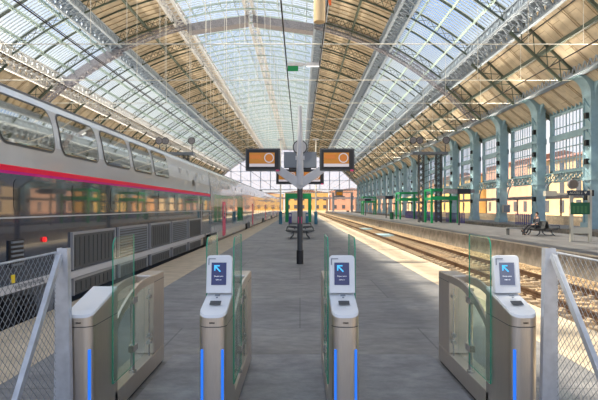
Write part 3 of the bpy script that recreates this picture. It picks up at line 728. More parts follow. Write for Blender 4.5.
# ------------------------------------------------------------------ ticket gates
def gate(x0, label, screen, leaves, posted_side):
    """x0: left edge; local x 0..W, local y 0 front .. 2.12 rear"""
    W = .205
    t = thing('ticket_gate', label, 'ticket gate', (x0 + W / 2, 4.0, 0), group='row of ticket gates')
    hw = W / 2
    # plinth
    b = MB(); b.box(-hw, hw, .50, 2.12, .03, .20); b.build('plinth', M['steel'], t, bevel=.006)
    b = MB(); b.box(-hw + .02, hw - .02, .05, 2.10, 0, .032); b.build('toe_kick', M['black'], t)
    # front cabinet with rounded nose; sloping top
    r = .075; plan = [(hw, .56), (-hw, .56)] + [(-hw + r - r * math.sin(a), r - r * math.cos(a) + 0) for a in us(PI / 2, 0, 6)] + [(hw - r + r * math.sin(a), r - r * math.cos(a)) for a in us(0, PI / 2, 6)]
    def ztop(yy): return .925 + (min(yy, .36)) / .36 * .135
    b = MB(); b.prism(plan, lambda p: (p[0], p[1], .02), lambda p: (p[0], p[1], .855)); b.build('cabinet', M['steel'], t, smooth=True)
    b = MB(); b.prism([(p[0] * .985, p[1] * .985 + .004) for p in plan], lambda p: (p[0], p[1], .853), lambda p: (p[0], p[1], .862)); b.build('cabinet_seam', M['dark_grey'], t)
    b = MB(); b.prism(plan, lambda p: (p[0], p[1], .862), lambda p: (p[0], p[1], ztop(p[1]))); b.build('cabinet_cap', M['steel'], t, smooth=True)
    tp_ = [(p[0], p[1]) for p in plan]
    b = MB(); b.prism(tp_, lambda p: (p[0], p[1], ztop(p[1]) + .001), lambda p: (p[0] * .97, p[1] * .97 + .008, ztop(p[1]) + .022)); top = b.build('top_plate', M['white_plastic'], t, smooth=False)
    sides = (-1, 1) if screen != 'none' else (1,)
    for s in (posted_side if posted_side else (-1, 1)):
        b = MB(); b.box(s * (hw - .026) - .008, s * (hw - .026) + .008, .006, .03, .03, .69); b.build('light_strip', M['led'], t)
    b = MB(); b.box(-.02, .02, .0, .004, .885, .895); b.build('badge', M['dark_grey'], t)
    if screen != 'none':
        sl = .135 / .36
        b = MB(); b.add([(x, y, ztop(y) + .0225 + dz) for dz in (0, .004) for x, y in ((-.042, .14), (.042, .14), (.042, .19), (-.042, .19))], [(0, 1, 2, 3), (4, 5, 6, 7), (0, 1, 5, 4), (1, 2, 6, 5), (2, 3, 7, 6), (3, 0, 4, 7)])
        b.build('card_slot', M['dark_grey'], top)
        b = MB(); b.add([(x, y, ztop(y) + .0225 + dz) for dz in (0, .003) for x, y in ((-.02, .262), (.02, .262), (.02, .285), (-.02, .285))], [(0, 1, 2, 3), (4, 5, 6, 7), (0, 1, 5, 4), (1, 2, 6, 5), (2, 3, 7, 6), (3, 0, 4, 7)])
        b.add([(x, y, ztop(y) + .0225 + dz) for dz in (0, .003) for x, y in ((-.008, .235), (.008, .235), (.008, .25), (-.008, .25))], [(0, 1, 2, 3), (4, 5, 6, 7), (0, 1, 5, 4), (1, 2, 6, 5), (2, 3, 7, 6), (3, 0, 4, 7)])
        b.build('card_symbol', M['mid_grey'], top)
        # reader terminal
        e = bpy.data.objects.new('terminal', None)
        pw = .103; ph = .305
        b = MB(); pl = rrect(-pw, pw, 0, ph, .03, 5, (0, 0, 1, 1))
        b.prism(pl, lambda p: (p[0], 0, p[1]), lambda p: (p[0], .07, p[1]))
        e = b.build('terminal', M['white_plastic'], t, (0, .335, 1.058), bevel=.006); e.rotation_euler = (math.radians(-9), 0, 0)
        b = MB(); b.box(-.062, .058, -.004, .002, .065, .245); sc = b.build('screen', M['grey_screen' if screen == 'grey' else 'navy_screen'], e)
        a = MB(); c0 = (-.004, .185)
        a.prism([(-.044, .225), (.006, .225), (-.044, .175)], lambda p: (p[0], -.0075, p[1]), lambda p: (p[0], -.004, p[1]))
        a.bar((-.028, -.0058, .207), (.022, -.0058, .160), .014, .0035, (0, 1, 0))
        a2 = MB()
        a2.box(-.040, .004, -.0075, -.004, .214, .224); a2.box(-.040, -.030, -.0075, -.004, .180, .224)
        a2.bar((-.036, -.0058, .219), (.010, -.0058, .172), .011, .0035, (0, 1, 0))
        a2.build('arrow', M['cyan'], sc)
        lettering('Passez votre', .0145, M['text_white'], sc, (-.002, -.0050, .135)); lettering('billet ici', .0145, M['text_white'], sc, (-.002, -.0050, .107))
        b = MB(); b.box(-.088, -.03, -.004, .002, .272, .279); b.box(-.088, -.081, -.004, .002, .225, .279); b.build('corner_mark', M['mid_grey'], e)
    # rear post
    b = MB(); b.box(-hw, hw, 1.70, 2.12, .2, 1.03); b.build('rear_post', M['steel'], t, bevel=.012)
    b = MB(); b.box(-hw - .001, hw + .001, 1.699, 2.121, .955, .96); b.build('post_seam', M['dark_grey'], t)
    # arch rails on both faces
    for s in (-1, 1):
        arc = []
        for q in us(0, 1, 12):
            y = .56 + (1.70 - .56) * q; z = .80 + (1.03 - .80) * math.sin(min(1, q * 1.35) * PI / 2) ** .8 if q < .74 else 1.03
            arc.append((y, z))
        poly = arc + [(y, z - (.085 if i else .085)) for i, (y, z) in reversed(list(enumerate(arc)))]
        b = MB()
        for i in range(len(arc) - 1):
            (ya, za), (yb, zb) = arc[i], arc[i + 1]
            xs = (s * hw, s * (hw - .022))
            b.add([(x, y, z) for x in xs for y, z in ((ya, za), (yb, zb), (yb, zb - .075), (ya, za - .075))], [(0, 1, 2, 3), (7, 6, 5, 4), (0, 4, 5, 1), (2, 6, 7, 3), (1, 5, 6, 2), (0, 3, 7, 4)])
        b.build('arch_rail', M['steel'], t)
    b = MB(); b.box(-.005, .005, .56, 1.70, .2, .9); b.build('infill_glass', M['glass_clear'], t)
    # hinge tubes, brackets and door leaves
    for s in leaves:
        b = MB(); xx = s * (hw - .03)
        b.tube([(xx, 1.06, .2), (xx, 1.06, .97)], .021, 14); b.tube([(xx, 1.06, .2), (xx, 1.06, .225)], .036, 14); b.tube([(xx, 1.06, .965), (xx, 1.06, .985)], .028, 14)
        b.build('hinge_tube', M['steel_plain'], t, smooth=True)
        b = MB(); b.tube([(xx, 1.62, .2), (xx, 1.62, .9)], .009, 8)
        for z in (.8, .40, .33): b.box(xx - .018, xx + .018, 1.585, 1.655, z, z + .035)
        b.build('hinge_bracket', M['steel_plain'], t)
        lf = MB(); pl = rrect(.42, .98, .30, 1.50, .09, 6, (0, 0, 0, 1)); xl = s * (hw + .008)
        lf.prism(pl, lambda p: (xl - .005, p[0], p[1]), lambda p: (xl + .005, p[0], p[1]))
        n = len(pl); lf.m = [0, 0] + [1] * n
        lf.build('door_leaf', [M['glass'], M['glass_edge']], t)
        for z in (.42, .86):
            c = MB(); c.box(min(xx, xl + s * .012), max(xx, xl + s * .012), .93, 1.06, z, z + .06); c.build('leaf_clamp', M['steel_plain'], t)
    return t
gate(-1.745, 'brushed steel ticket gate with plain white top beside the train', 'none', (1,), (1,))
gate(-.755, 'second ticket gate from the train, navy screen showing a blue arrow', 'navy', (-1, 1), None)
gate(.237, 'third ticket gate from the train, navy screen showing a blue arrow', 'navy', (-1, 1), None)
gate(1.57, 'ticket gate with grey screen and tall glass leaf beside the tracks', 'grey', (-1,), (-1,))

# ------------------------------------------------------------------ mesh fences beside the gates
def fence(x, s, label, ybrace, y_near):
    t = thing('mesh_fence', label, 'fence', (x, 3.925, 0))
    hz = 1.45
    b = MB()
    b.prism([(-.068, 0), (.068, 0), (.038, hz), (-.038, hz)], lambda p: (p[0], 0, p[1]), lambda p: (p[0], .012, p[1]))
    b.prism([(-.062, 0), (-.05, 0), (-.026, hz), (-.038, hz)], lambda p: (p[0], .012, p[1]), lambda p: (p[0], .06, p[1]))
    b.prism([(.062, 0), (.05, 0), (.026, hz), (.038, hz)], lambda p: (p[0], .012, p[1]), lambda p: (p[0], .06, p[1]))
    b.box(-.12, .12, -.1, .065, 0, .012)
    b.build('post', M['galv'], t)
    b = MB(); b.bar((0, -.01, hz - .05), (0, ybrace - 4.0, .0), .008, .045, (0, 0, 1)); b.bar((s * .02, -.01, hz - .05), (s * .02, ybrace - 4.0, 0), .04, .008)
    b.build('brace', M['galv'], t)
    b = MB(); b.tube([(s * .045, .02, 0), (s * .045, .02, hz - .03)], .018, 8); b.build('upright', M['galv'], t)
    b = MB(); b.tube([(s * .045, 0, hz - .03), (s * .045, y_near - 4.0, hz - .06)], .007, 8); b.build('top_wire', M['galv'], t)
    b = MB(); L = 4.0 - y_near; hz2 = hz - .04; st = .062; k = -int(hz2 / st) - 1; r = .0012
    while k * st < L:
        a0 = k * st
        for sg in (1, -1):
            # line y = a0 + t, z = t (or mirrored)
            t0, t1 = max(0, -a0), min(hz2, L - a0)
            if t1 > t0:
                p0 = (a0 + t0, t0); p1 = (a0 + t1, t1)
                f = lambda p: (s * .045, -p[0], p[1] if sg > 0 else hz2 - p[1])
                b.bar(f(p0), f(p1), r * 2, r * 2)
        k += 1
    b.build('wire_mesh', M['wire'], t)
    return t
fl = fence(-1.73, -1, 'galvanised wire mesh fence between the plain topped gate and the train', 2.98, 1.4)
fr_ = fence(1.822, 1, 'galvanised wire mesh fence between the grey screen gate and the tracks', 2.72, 1.4)
b = MB(); b.box(-.05, -.04, -.60, -.57, 1.28, 1.33); b.build('yellow_tag', M['yellow'], fl)['label'] = 'small yellow plastic tag'

# ------------------------------------------------------------------ display stands
def monitor(parent, cx, cz, y=0, w=1.06, h=.68, alt=False):
    b = MB(); b.box(cx - w / 2, cx + w / 2, y - .11, y + .07, cz - h / 2, cz + h / 2); m = b.build('monitor', M['dark_grey'], parent, bevel=.012)
    b = MB(); b.box(cx - w / 2 + .05, cx + w / 2 - .05, y - .122, y - .11, cz - h / 2 + .05, cz + h / 2 - .05); b.build('monitor_glass', M['black'], m)
    x0, x1, z0, z1 = cx - .41, cx + .36, cz - .22, cz + .21
    b = MB(); b.box(x0, x1, y - .126, y - .12, z0, z1); s = b.build('screen', M['orange_screen'], m)
    b = MB(); b.box(x0, x1, y - .130, y - .126, z0, z0 + .09); b.build('screen_footer', M['lilac_screen'], m)
    b = MB(); b.box(x0 + .02, x0 + .36, y - .130, y - .126, z0 + .24, z1 - .06); b.build('screen_text_block', M['orange_deep'], m)
    b = MB(); ring(b, (x1 - .17, cz + .05), .12, .15, y - .131, y - .126); b.build('screen_dial', M['lilac_screen'], m)
    b = MB(); b.tube([(x1 - .17, y - .126, cz + .05), (x1 - .17, y - .129, cz + .05)], .09, 20); b.build('screen_dial_centre', M['orange_deep'], m)
    b = MB(); b.box(cx + w / 2 - .13, cx + w / 2 - .03, y - .125, y - .11, cz - h / 2 - .02, cz - h / 2 + .03); b.build('logo', M['pink'], m)
t = thing('departure_display', 'slim grey pole carrying two departure monitors, closest to the gates', 'display', (0, 16.6, 0))
b = MB(); b.tube([(0, 0, 0), (0, 0, 2.45)], .085, 16); b.build('pole', M['dark_grey'], t, smooth=True)
b = MB(); b.tube([(0, 0, 0), (0, 0, .42)], .105, 16); b.build('base_sleeve', M['black'], t, smooth=True)
b = MB(); b.tube([(0, 0, 2.42), (0, 0, 2.95), (0, 0, 4.85)], [.13, .105, .06], 16); b.build('mast', M['grey_paint'], t, smooth=True)
for s in (-1, 1):
    b = MB()
    b.prism([(0, 2.28), (0, 2.62), (s * .70, 3.06), (s * .78, 2.86), (s * .70, 2.78)], lambda p: (p[0], -.09, p[1]), lambda p: (p[0], .09, p[1])); b.build('arm', M['grey_paint'], t, bevel=.01)
    monitor(t, s * 1.135, 3.20, 0)
b = MB(); b.box(-.06, .06, -.075, .0, 1.25, 1.45); b.build('platform_label', M['pink'], t)
for s in (-1, 1):
    b = MB(); b.box(s * .09 - .05, s * .09 + .05, -.06, .06, 3.2, 3.32); b.build('bracket', M['grey_paint'], t)
t = thing('departure_display', 'wide departure display with two monitors under a grey box and a clock', 'display', (0, 24.5, 0))
b = MB(); b.tube([(0, 0, 0), (0, 0, 4.3)], .09, 14); b.build('pole', M['dark_grey'], t, smooth=True)
monitor(t, -.55, 3.12); monitor(t, .55, 3.12)
b = MB(); b.box(-.73, .75, -.12, .16, 3.52, 4.24); b.build('equipment_box', M['mid_grey'], t, bevel=.02)
b = MB(); b.box(-.5, .5, -.14, .14, 3.45, 3.52); b.build('box_underside', M['black'], t)
ck = MB(); ck.tube([(0, -.16, 4.45), (0, .16, 4.45)], .33, 28); c = ck.build('clock', M['dark_grey'], t, smooth=True)
f = MB(); f.tube([(0, -.168, 4.45), (0, -.16, 4.45)], .28, 28); f.build('clock_face', M['sill_grey'], c)
f = MB(); f.bar((0, -.172, 4.45), (.12, -.172, 4.58), .03, .004, (0, 1, 0)); f.bar((0, -.172, 4.45), (0, -.172, 4.68), .02, .004, (0, 1, 0)); f.build('clock_hands', M['black'], c)

# ------------------------------------------------------------------ benches
def bench(label, loc, rz=0, m='bench'):
    t = thing('bench', label, 'bench', loc, rz, 'back to back metal benches')
    L = 1.7
    for s in (-1, 1):
        b = MB()
        g = [(s * .12, .43), (s * .3, .42), (s * .55, .44), (s * .76, .46), (s * .8, .43)]
        for (xa, za), (xb, zb) in zip(g, g[1:]): 
            for k in range(3):
                ya = -L / 2 + k * L / 3 + .03; yb = ya + L / 3 - .06
                b.add([(x, y, z + dz) for dz in (0, .03) for x, y, z in ((xa, ya, za), (xb, ya, zb), (xb, yb, zb), (xa, yb, za))], [(3, 2, 1, 0), (4, 5, 6, 7), (0, 1, 5, 4), (1, 2, 6, 5), (2, 3, 7, 6), (3, 0, 4, 7)])
        b.build('seat', M[m], t)
        b = MB()
        for k in range(3):
            ya = -L / 2 + k * L / 3 + .04; yb = ya + L / 3 - .08
            b.add([(x, y, z) for (x, z) in ((s * .16, .45), (s * .06, .88), (s * .03, .88), (s * .13, .45)) for y in (ya, yb)], [(0, 2, 4, 6), (1, 7, 5, 3), (0, 1, 3, 2), (2, 3, 5, 4), (4, 5, 7, 6), (6, 7, 1, 0)])
        b.build('backrest', M[m], t)
    b = MB(); b.box(-.05, .05, -L / 2, L / 2, .33, .40); b.build('beam', M[m], t)
    for y in (-L / 2 + .2, L / 2 - .2):
        b = MB(); b.path([(-.75, y, .42), (-.45, y, .36), (0, y, .34), (.45, y, .36), (.75, y, .42)], .05, .05)
        b.path([(-.35, y, .36), (-.38, y, .15), (-.55, y, 0)], .05, .05); b.path([(.35, y, .36), (.38, y, .15), (.55, y, 0)], .05, .05)
        b.build('leg', M[m], t)
    for s in (-1, 1):
        for y in (-L / 2, L / 2):
            b = MB(); b.path([(s * .75, y, .44), (s * .72, y, .64), (s * .2, y, .62)], .035, .035); b.build('armrest', M[m], t)
    return t
b1 = bench('double sided metal bench behind the display pole on the near platform', (0, 30.5, 0))
dup(b1, (0, 36.5, 0), label='double sided metal bench farther along the near platform by the green portal')
PX, PY = 14.75, 33.4
bench('double sided dark metal bench carrying the seated person', (PX + .15, PY, 0))
dup(b1, (15.9, 69, 0), label='dark metal bench farther down the opposite platform beside a picket barrier')
b = MB(); b.box(-.62, .62, -.22, .22, .40, .46); t = thing('low_seat', 'low flat metal seat in front of the seated person', 'seat', (13.55, 33.9, 0))
b.build('seat', M['bench_light'], t)
for x in (-.5, .5):
    b = MB(); b.box(x - .03, x + .03, -.18, .18, 0, .40); b.build('leg', M['bench'], t)

# ------------------------------------------------------------------ person
def skin(name, joints, edges, m, parent, sub=1, root=0):
    me = bpy.data.meshes.new(name); me.from_pydata([j[0] for j in joints], edges, [])
    o = bpy.data.objects.new(name, me); COL.objects.link(o)
    sk = o.modifiers.new('skin', 'SKIN'); sk.use_smooth_shade = True
    for i, j in enumerate(joints):
        r = j[1] if isinstance(j[1], tuple) else (j[1], j[1])
        me.skin_vertices[0].data[i].radius = r; me.skin_vertices[0].data[i].use_root = (i == root)
    s = o.modifiers.new('sub', 'SUBSURF'); s.levels = sub; s.render_levels = sub
    dg = bpy.context.evaluated_depsgraph_get(); me2 = bpy.data.meshes.new_from_object(o.evaluated_get(dg))
    bpy.data.objects.remove(o); me2.materials.clear(); me2.materials.append(m)
    q = obj(name, me2, parent); me2.polygons.foreach_set('use_smooth', [True] * len(me2.polygons)); return q
pt = thing('person', 'person in dark clothes sitting cross-legged, hand raised to the chin', 'person', (PX, PY, 0))
# facing -x (towards the tracks), turned a little to the camera
hip = (-.12, 0, .55)
J = [((-.12, 0, .54), (.14, .12)), ((-.10, 0, .72), (.13, .10)), ((-.06, 0, .92), (.15, .11)), ((-.05, 0, 1.06), (.12, .08)), ((-.08, 0, 1.14), (.055, .055)), ((-.12, -.01, 1.22), (.085, .075)), ((-.13, -.015, 1.31), (.09, .08)), ((-.125, -.015, 1.36), (.05, .05)),
     # near leg (towards camera)
     ((-.16, -.10, .53), .085), ((-.58, -.13, .56), .062), ((-.72, -.13, .32), .055), ((-.82, -.12, .09), .04), ((-.98, -.13, .05), .035),
     # far leg crossed over
     ((-.16, .10, .55), .085), ((-.60, .02, .66), .062), ((-.86, -.08, .44), .052), ((-1.02, -.10, .26), .04), ((-1.14, -.11, .30), .03),
     # near arm: forearm lying on thigh
     ((-.05, -.19, 1.02), .055), ((-.10, -.26, .78), .042), ((-.36, -.20, .68), .032), ((-.45, -.17, .67), .025),
     # far arm raised to the chin
     ((-.05, .19, 1.02), .055), ((-.24, .18, .80), .042), ((-.24, .03, 1.06), .03), ((-.23, -.01, 1.15), .026)]
E = [(0, 1), (1, 2), (2, 3), (3, 4), (4, 5), (5, 6), (6, 7), (0, 8), (8, 9), (9, 10), (10, 11), (11, 12), (0, 13), (13, 14), (14, 15), (15, 16), (16, 17), (3, 18), (18, 19), (19, 20), (20, 21), (3, 22), (22, 23), (23, 24), (24, 25)]
skin('body', J, E, M['skin'], pt)
def grow(ids, k): return [(J[i][0], tuple(r * k for r in J[i][1]) if isinstance(J[i][1], tuple) else J[i][1] * k) for i in ids]
ji = [0, 1, 2, 3, 18, 19, 20, 22, 23, 24]; mp = {v: i for i, v in enumerate(ji)}
skin('jacket', grow(ji, 1.14), [(mp[a], mp[c]) for a, c in E if a in mp and c in mp], M['jacket'], pt)
ti = [0, 8, 9, 10, 11, 13, 14, 15, 16]; mp = {v: i for i, v in enumerate(ti)}
skin('trousers', grow(ti, 1.16), [(mp[a], mp[c]) for a, c in E if a in mp and c in mp], M['trousers'], pt)
for k, (a, c) in enumerate(((11, 12), (16, 17))):
    skin('shoe', [(J[a][0], .055), (tuple((Vector(J[a][0]) + Vector(J[c][0])) / 2), .05), (J[c][0], .045)], [(0, 1), (1, 2)], M['black'], pt)
skin('hair', [((-.06, 0, 1.24), (.075, .07)), ((-.075, -.0, 1.33), (.10, .10)), ((-.12, -.01, 1.41), (.105, .10)), ((-.175, -.015, 1.40), (.06, .05))], [(0, 1), (1, 2), (2, 3)], M['hair'], pt)
for s in (-1, 1):
    b = MB(); b.tube([(-.222 + (.0 if s < 0 else 0), -.015 + s * .032, 1.30), (-.20, -.015 + s * .03, 1.30)], .010, 8); b.build('eye', M['black'], pt)
skin('nose', [((-.21, -.015, 1.29), .012), ((-.238, -.015, 1.265), .014)], [(0, 1)], M['skin'], pt)
b = MB(); b.box(-.222, -.20, -.04, .01, 1.225, 1.235); b.build('mouth', mat('lip', (.4, .12, .1), .5), pt)
for hx, hy, hz, dx in ((-.45, -.17, .67, -1), (-.23, -.01, 1.15, -.4)):
    for k in range(4):
        y = hy + (k - 1.5) * .019; L = (.065, .075, .07, .055)[k]
        skin('finger', [((hx, y, hz), .009), ((hx + dx * L * .6, y, hz + .01), .008), ((hx + dx * L, y, hz - .012), .007)], [(0, 1), (1, 2)], M['skin'], pt)
    skin('thumb', [((hx, hy + .02, hz), .010), ((hx + dx * .03, hy + .045, hz + .01), .008)], [(0, 1)], M['skin'], pt)

# ------------------------------------------------------------------ things on the opposite platform
t = thing('timetable_board', 'two post timetable board under a dark direction sign at the platform edge', 'sign', (14.05, 27.2, 0))
for x in (-.38, .55):
    b = MB(); b.box(x - .07, x + .07, -.07, .07, 0, 2.62); b.build('post', M['beige_panel'], t)
b = MB(); b.box(-.45, .50, -.10, -.05, 1.38, 1.98); c = b.build('timetable', M['green_dark'], t)
for k in range(4):
    b = MB(); b.box(-.36 + .2 * k, -.24 + .2 * k, -.108, -.10, 1.45, 1.80); b.build('timetable_sheet', mat('sheet', (.05, .17, .07), .5), c)
b = MB(); b.box(-.45, .55, -.06, .04, .42, .72); b.build('lower_panel', M['beige_panel'], t)
b = MB(); b.box(-.62, .48, -.14, .0, 2.33, 2.58); c = b.build('direction_sign', M['sign_navy'], t)
lettering('ACCES 2', .17, M['beige_panel'], c, (-.22, -.142, 2.455))
b = MB(); b.prism([(.18, 2.52), (.34, 2.52), (.26, 2.40)], lambda p: (p[0], -.144, p[1]), lambda p: (p[0], -.14, p[1])); b.build('arrow', M['beige_panel'], c)
b = MB(); b.box(-1.2, -.62, -.1, -.02, 2.36, 2.44); b.box(-1.75, -1.2, -.2, .1, 2.30, 2.55); b.build('side_arm', M['beige_panel'], t)
b = MB(); b.box(.62, .70, -.12, .12, 2.3, 2.6); b.build('end_plate', M['black'], t)

def tsign(label, x, y, w=3.0, h=.45, z=3.05):
    t = thing('platform_sign', label, 'sign', (x, y, 0), 0, 'T shaped platform signs')
    b = MB(); b.tube([(0, 0, 0), (0, 0, z)], .09, 10); b.build('pole', M['dark_grey'], t)
    b = MB(); b.box(-w / 2, -.16, -.08, .08, z - .02, z + h); b.build('sign_panel', M['brown_beam'], t)
    b = MB(); b.box(-.16, w / 2 - .4, -.1, .1, z - .05, z + h); b.build('sign_panel', M['sign_navy'], t)
    b = MB(); b.box(w / 2 - .4, w / 2, -.06, .06, z + .05, z + h - .05); b.build('sign_arm', M['brown_beam'], t)
tsign('dark T shaped platform sign in front of the tall green portal', 15.3, 52)
tsign('dark T shaped platform sign beyond the second green portal', 13.4, 84)
tsign('dark T shaped platform sign farthest down the opposite platform', 13.6, 112)

def portal(label, x, y, w, h, loc_beam, thick=.22):
    t = thing('portal_frame', label, 'portal', (x, y, 0), 0, 'green painted portal frames')
    for s in (-1, 1):
        for d in (0, 3.0):
            b = MB(); b.box(s * (w / 2) - thick / 2, s * (w / 2) + thick / 2, d - .11, d + .11, 0, h); b.build('leg', M['green'], t)
        b = MB(); b.box(s * w / 2 - .08, s * w / 2 + .08, 0, 3, h - .25, h); b.box(s * w / 2 - .06, s * w / 2 + .06, 0, 3, loc_beam, loc_beam + .3); b.build('side_beam', M['green'], t)
    b = MB()
    for d in (0, 3): b.box(-w / 2, w / 2, d - .1, d + .1, h - .22, h)
    b.build('top_beam', M['green'], t)
    b = MB(); b.box(-w / 2, w / 2, -.14, .0, loc_beam, loc_beam + .42); b.build('fascia', M['green'], t)
    b = MB(); b.box(-w / 2, w / 2, 0, 3, loc_beam + .1, loc_beam + .16); b.build('ceiling_panel', M['green_dark'], t)
portal('tall open green portal frame beside the T shaped sign', 15.7, 58.5, 2.85, 3.75, 2.5)
portal('open green portal frame near the floodlight mast', 15.4, 76, 2.6, 3.85, 2.6)
portal('small open green portal frame far down the opposite platform', 15.7, 122, 2.8, 4.1, 2.7)
portal('green portal frame under the display on the near platform', -.2, 63, 2.7, 3.35, 2.7, .34)

def picket(label, x, y, L, rz=0):
    t = thing('picket_barrier', label, 'barrier', (x, y, 0), rz, 'violet picket barriers')
    b = MB(); b.box(-.03, .03, 0, L, .95, 1.02); b.box(-.03, .03, 0, L, .18, .24); b.build('rail', M['violet'], t)
    b = MB(); n = int(L / .5)
    for k in range(n + 1): b.box(-.035, .035, k * L / n - .035, k * L / n + .035, 0, 1.1)
    b.build('pickets', M['violet'], t)
picket('violet picket barrier behind the tall green portal', 17.33, 57, 7)
picket('violet picket barrier between the two nearer green portals', 17.2, 66, 8)
picket('violet picket barrier behind the second green portal', 17.2, 76, 12)
picket('violet picket barrier by the column behind the seated person', 22.0, 51.4, 3.6)
t = thing('fire_box', 'grey box fixed to the blue column left of the seated person', 'box', (23.7, 62.1, 1.1))
b = MB(); b.box(-.4, .4, -.18, .15, 0, .9); b.build('cabinet', M['beige_panel'], t)
b = MB(); b.box(-.34, .34, -.20, -.18, .06, .84); b.build('door', M['mid_grey'], t)

# floodlight towers
def tower(label, x, y, group):
    t = thing('floodlight_tower', label, 'floodlight tower', (x, y, 0), 0, group)
    for s in (-1, 1):
        b = MB()
        for dx in (-.28, .28):
            for dy in (-.28, .28): b.tube([(s * 1.0 + dx, dy, 0), (s * 1.0 + dx, dy, 7.75)], .055, 6)
        for k in range(12):
            z = k * .64
            for dy in (-.28, .28): b.bar((s - .28, dy, z), (s + .28, dy, z + .64), .05); b.bar((s + .28, dy, z), (s - .28, dy, z + .64), .05)
            for dx in (-.28, .28): b.bar((s + dx, -.28, z), (s + dx, .28, z + .64), .05)
        b.build('lattice_mast', M['dark_grey'], t)
    b = MB(); b.box(-2.1, 1.95, -.6, .6, 7.75, 8.05); b.build('platform', M['mid_grey'], t)
    b = MB(); 
    for y_ in (-.58, .58):
        b.tube([(-2.1, y_, 8.9), (1.95, y_, 8.9)], .03, 5); 
        for k in range(6): b.tube([(-2.1 + k * .81, y_, 8.05), (-2.1 + k * .81, y_, 8.9)], .025, 5)
    b.build('guard_rail', M['beige_panel'], t)
    b = MB()
    for k in range(6): a0, a1 = (-.72, 3 + k * .7), (.72, 3.6 + k * .7); b.bar((a0[0], 0, a0[1]), (a1[0], 0, a1[1]), .06)
    b.build('cross_brace', M['dark_grey'], t)
    for x_ in (-2.0, -1.25, 1.75):
        b = MB(); b.tube([(x_, -.5, 9.35), (x_, .1, 9.35)], [.42, .25], 14); l = b.build('floodlight', M['black'], t)
        g = MB(); g.tube([(x_, -.53, 9.35), (x_, -.5, 9.35)], .36, 14); g.build('lens', M['brown_beam'], l)
        g = MB(); g.box(x_ - .04, x_ + .04, -.2, -.1, 8.05, 9.1); g.build('bracket', M['dark_grey'], l)
tower('floodlight tower on two lattice masts on the opposite platform', 14.9, 62, 'floodlight towers')
tower('floodlight tower rising behind the roof of the train', -14.2, 62.5, 'floodlight towers')

# lamp posts and validators on the near platform
def lamp(label, x):
    t = thing('lamp_post', label, 'lamp post', (x, 55, 0), 0, 'slim lamp posts with blue bases')
    b = MB(); b.tube([(0, 0, 0), (0, 0, 1.3)], .17, 12); b.build('base', M['blue_post'], t)
    b = MB(); b.tube([(0, 0, 1.3), (0, 0, 8.6)], [.085, .06], 10); b.build('mast', M['rod'], t)
    b = MB(); b.box(-.3, .3, -.12, .12, 8.55, 8.7); b.build('lamp_head', M['grey_paint'], t)
lamp('slim pale lamp post with blue base on the train side of the bench', -1.98); lamp('slim pale lamp post with blue base on the track side of the bench', 1.62)
for x, y, m, lab in ((-1.0, 55, 'violet', 'violet ticket validator post near the left green portal leg'), (.75, 57, 'blue_post', 'blue ticket validator post by the display pole')):
    t = thing('ticket_validator', lab, 'ticket validator', (x, y, 0))
    b = MB(); b.box(-.16, .16, -.12, .12, 0, 1.15); b.build('body', M[m], t, bevel=.03)
    b = MB(); b.box(-.10, .10, -.135, -.12, .8, 1.02); b.build('slot_panel', M['grey_paint'], t)
t = thing('litter_bin', 'dark green litter bin on the opposite platform before the far signs', 'bin', (12.9, 76, 0))
b = MB(); b.tube([(0, 0, 0), (0, 0, .95)], .28, 14); b.build('body', M['green_dark'], t, smooth=True)
b = MB(); b.tube([(0, 0, .95), (0, 0, 1.02)], .3, 14); b.build('rim', M['dark_grey'], t)

# station clock on the arcade
t = thing('station_clock', 'oval brown clock on the arcade girder over the timetable board', 'clock', (23.55, 46.6, 3.72))
b = MB(); b.tube([(0, -.15, 0), (0, .15, 0)], .42, 24); b.build('case', M['brown_beam'], t, smooth=True)
b = MB(); b.tube([(0, -.17, 0), (0, -.15, 0)], .35, 24); b.build('face', mat('clock_dim', (.20, .16, .14), .4), t)
b = MB(); b.box(-.04, .04, -.04, .04, .4, .52); b.box(-.04, .9, -.04, .04, .48, .56); b.build('bracket', M['dark_grey'], t)

# ------------------------------------------------------------------ overhead wires and hanging things
def wire(pts, r, label, m='black', group=None):
    b = MB(); b.tube(pts, r, 6); return tag(b.build('overhead_wire', M[m]), label, 'wire', group)
ZW = 9.75
def sag(x, z, y0=2, y1=YE - .2, step=19.5, dip=.12):
    pts = []; y = y0
    while y < y1:
        for q in (0, .25, .5, .75): pts.append((x, min(y + step * q, y1), z - dip * 4 * q * (1 - q)))
        y += step
    return pts + [(x, y1, z)]
wire(sag(-.74, ZW), .035, 'black cable over the platform holding the green sign end of the beam')
wire(sag(1.08, ZW), .035, 'black cable over the platform running beside the tan hanging drum')
wire([(7.3, 2, 7.25), (7.3, YE - .2, 7.25)], .017, 'upper dark wire running over the sunlit track')
wire([(7.3, 2, 5.85), (7.3, YE - .2, 5.85)], .017, 'lower dark wire running over the sunlit track')
wire([(-5.8, 2, 5.95), (-5.8, YE - .2, 5.95)], .017, 'dark wire running above the train roof')
wire([(-9.9, 2, 6.85), (-9.9, YE - .2, 6.85)], .017, 'dark wire beyond the train, below the white girder')
wire([(-9.9, 2, 9.0), (-9.9, YE - .2, 9.0)], .017, 'dark wire crossing the skylight beyond the train')
# sign between the two cables
t = thing('hanging_sign', 'white beam with a green sign hung between two black cables', 'sign', (0, 30, 9.6))
b = MB(); b.box(-.72, .16, -.09, .09, -.02, .16); b.box(.36, 1.06, -.09, .09, -.02, .16); b.box(.16, .36, -.05, .05, .02, .12); b.build('beam', M['pale_girder'], t)
b = MB(); b.box(-.68, -.10, -.05, .05, -.30, -.02); b.build('exit_sign', mat('sign_green', (.0, .16, .04), .4, emit=(0, .2, .05), estr=.2), t)
b = MB(); b.box(.36, 1.06, -.06, .06, -.06, -.02); b.build('tube_lamp', mat('tube', (.9, .9, .9), .4, emit=(1, 1, .95), estr=.5), t)
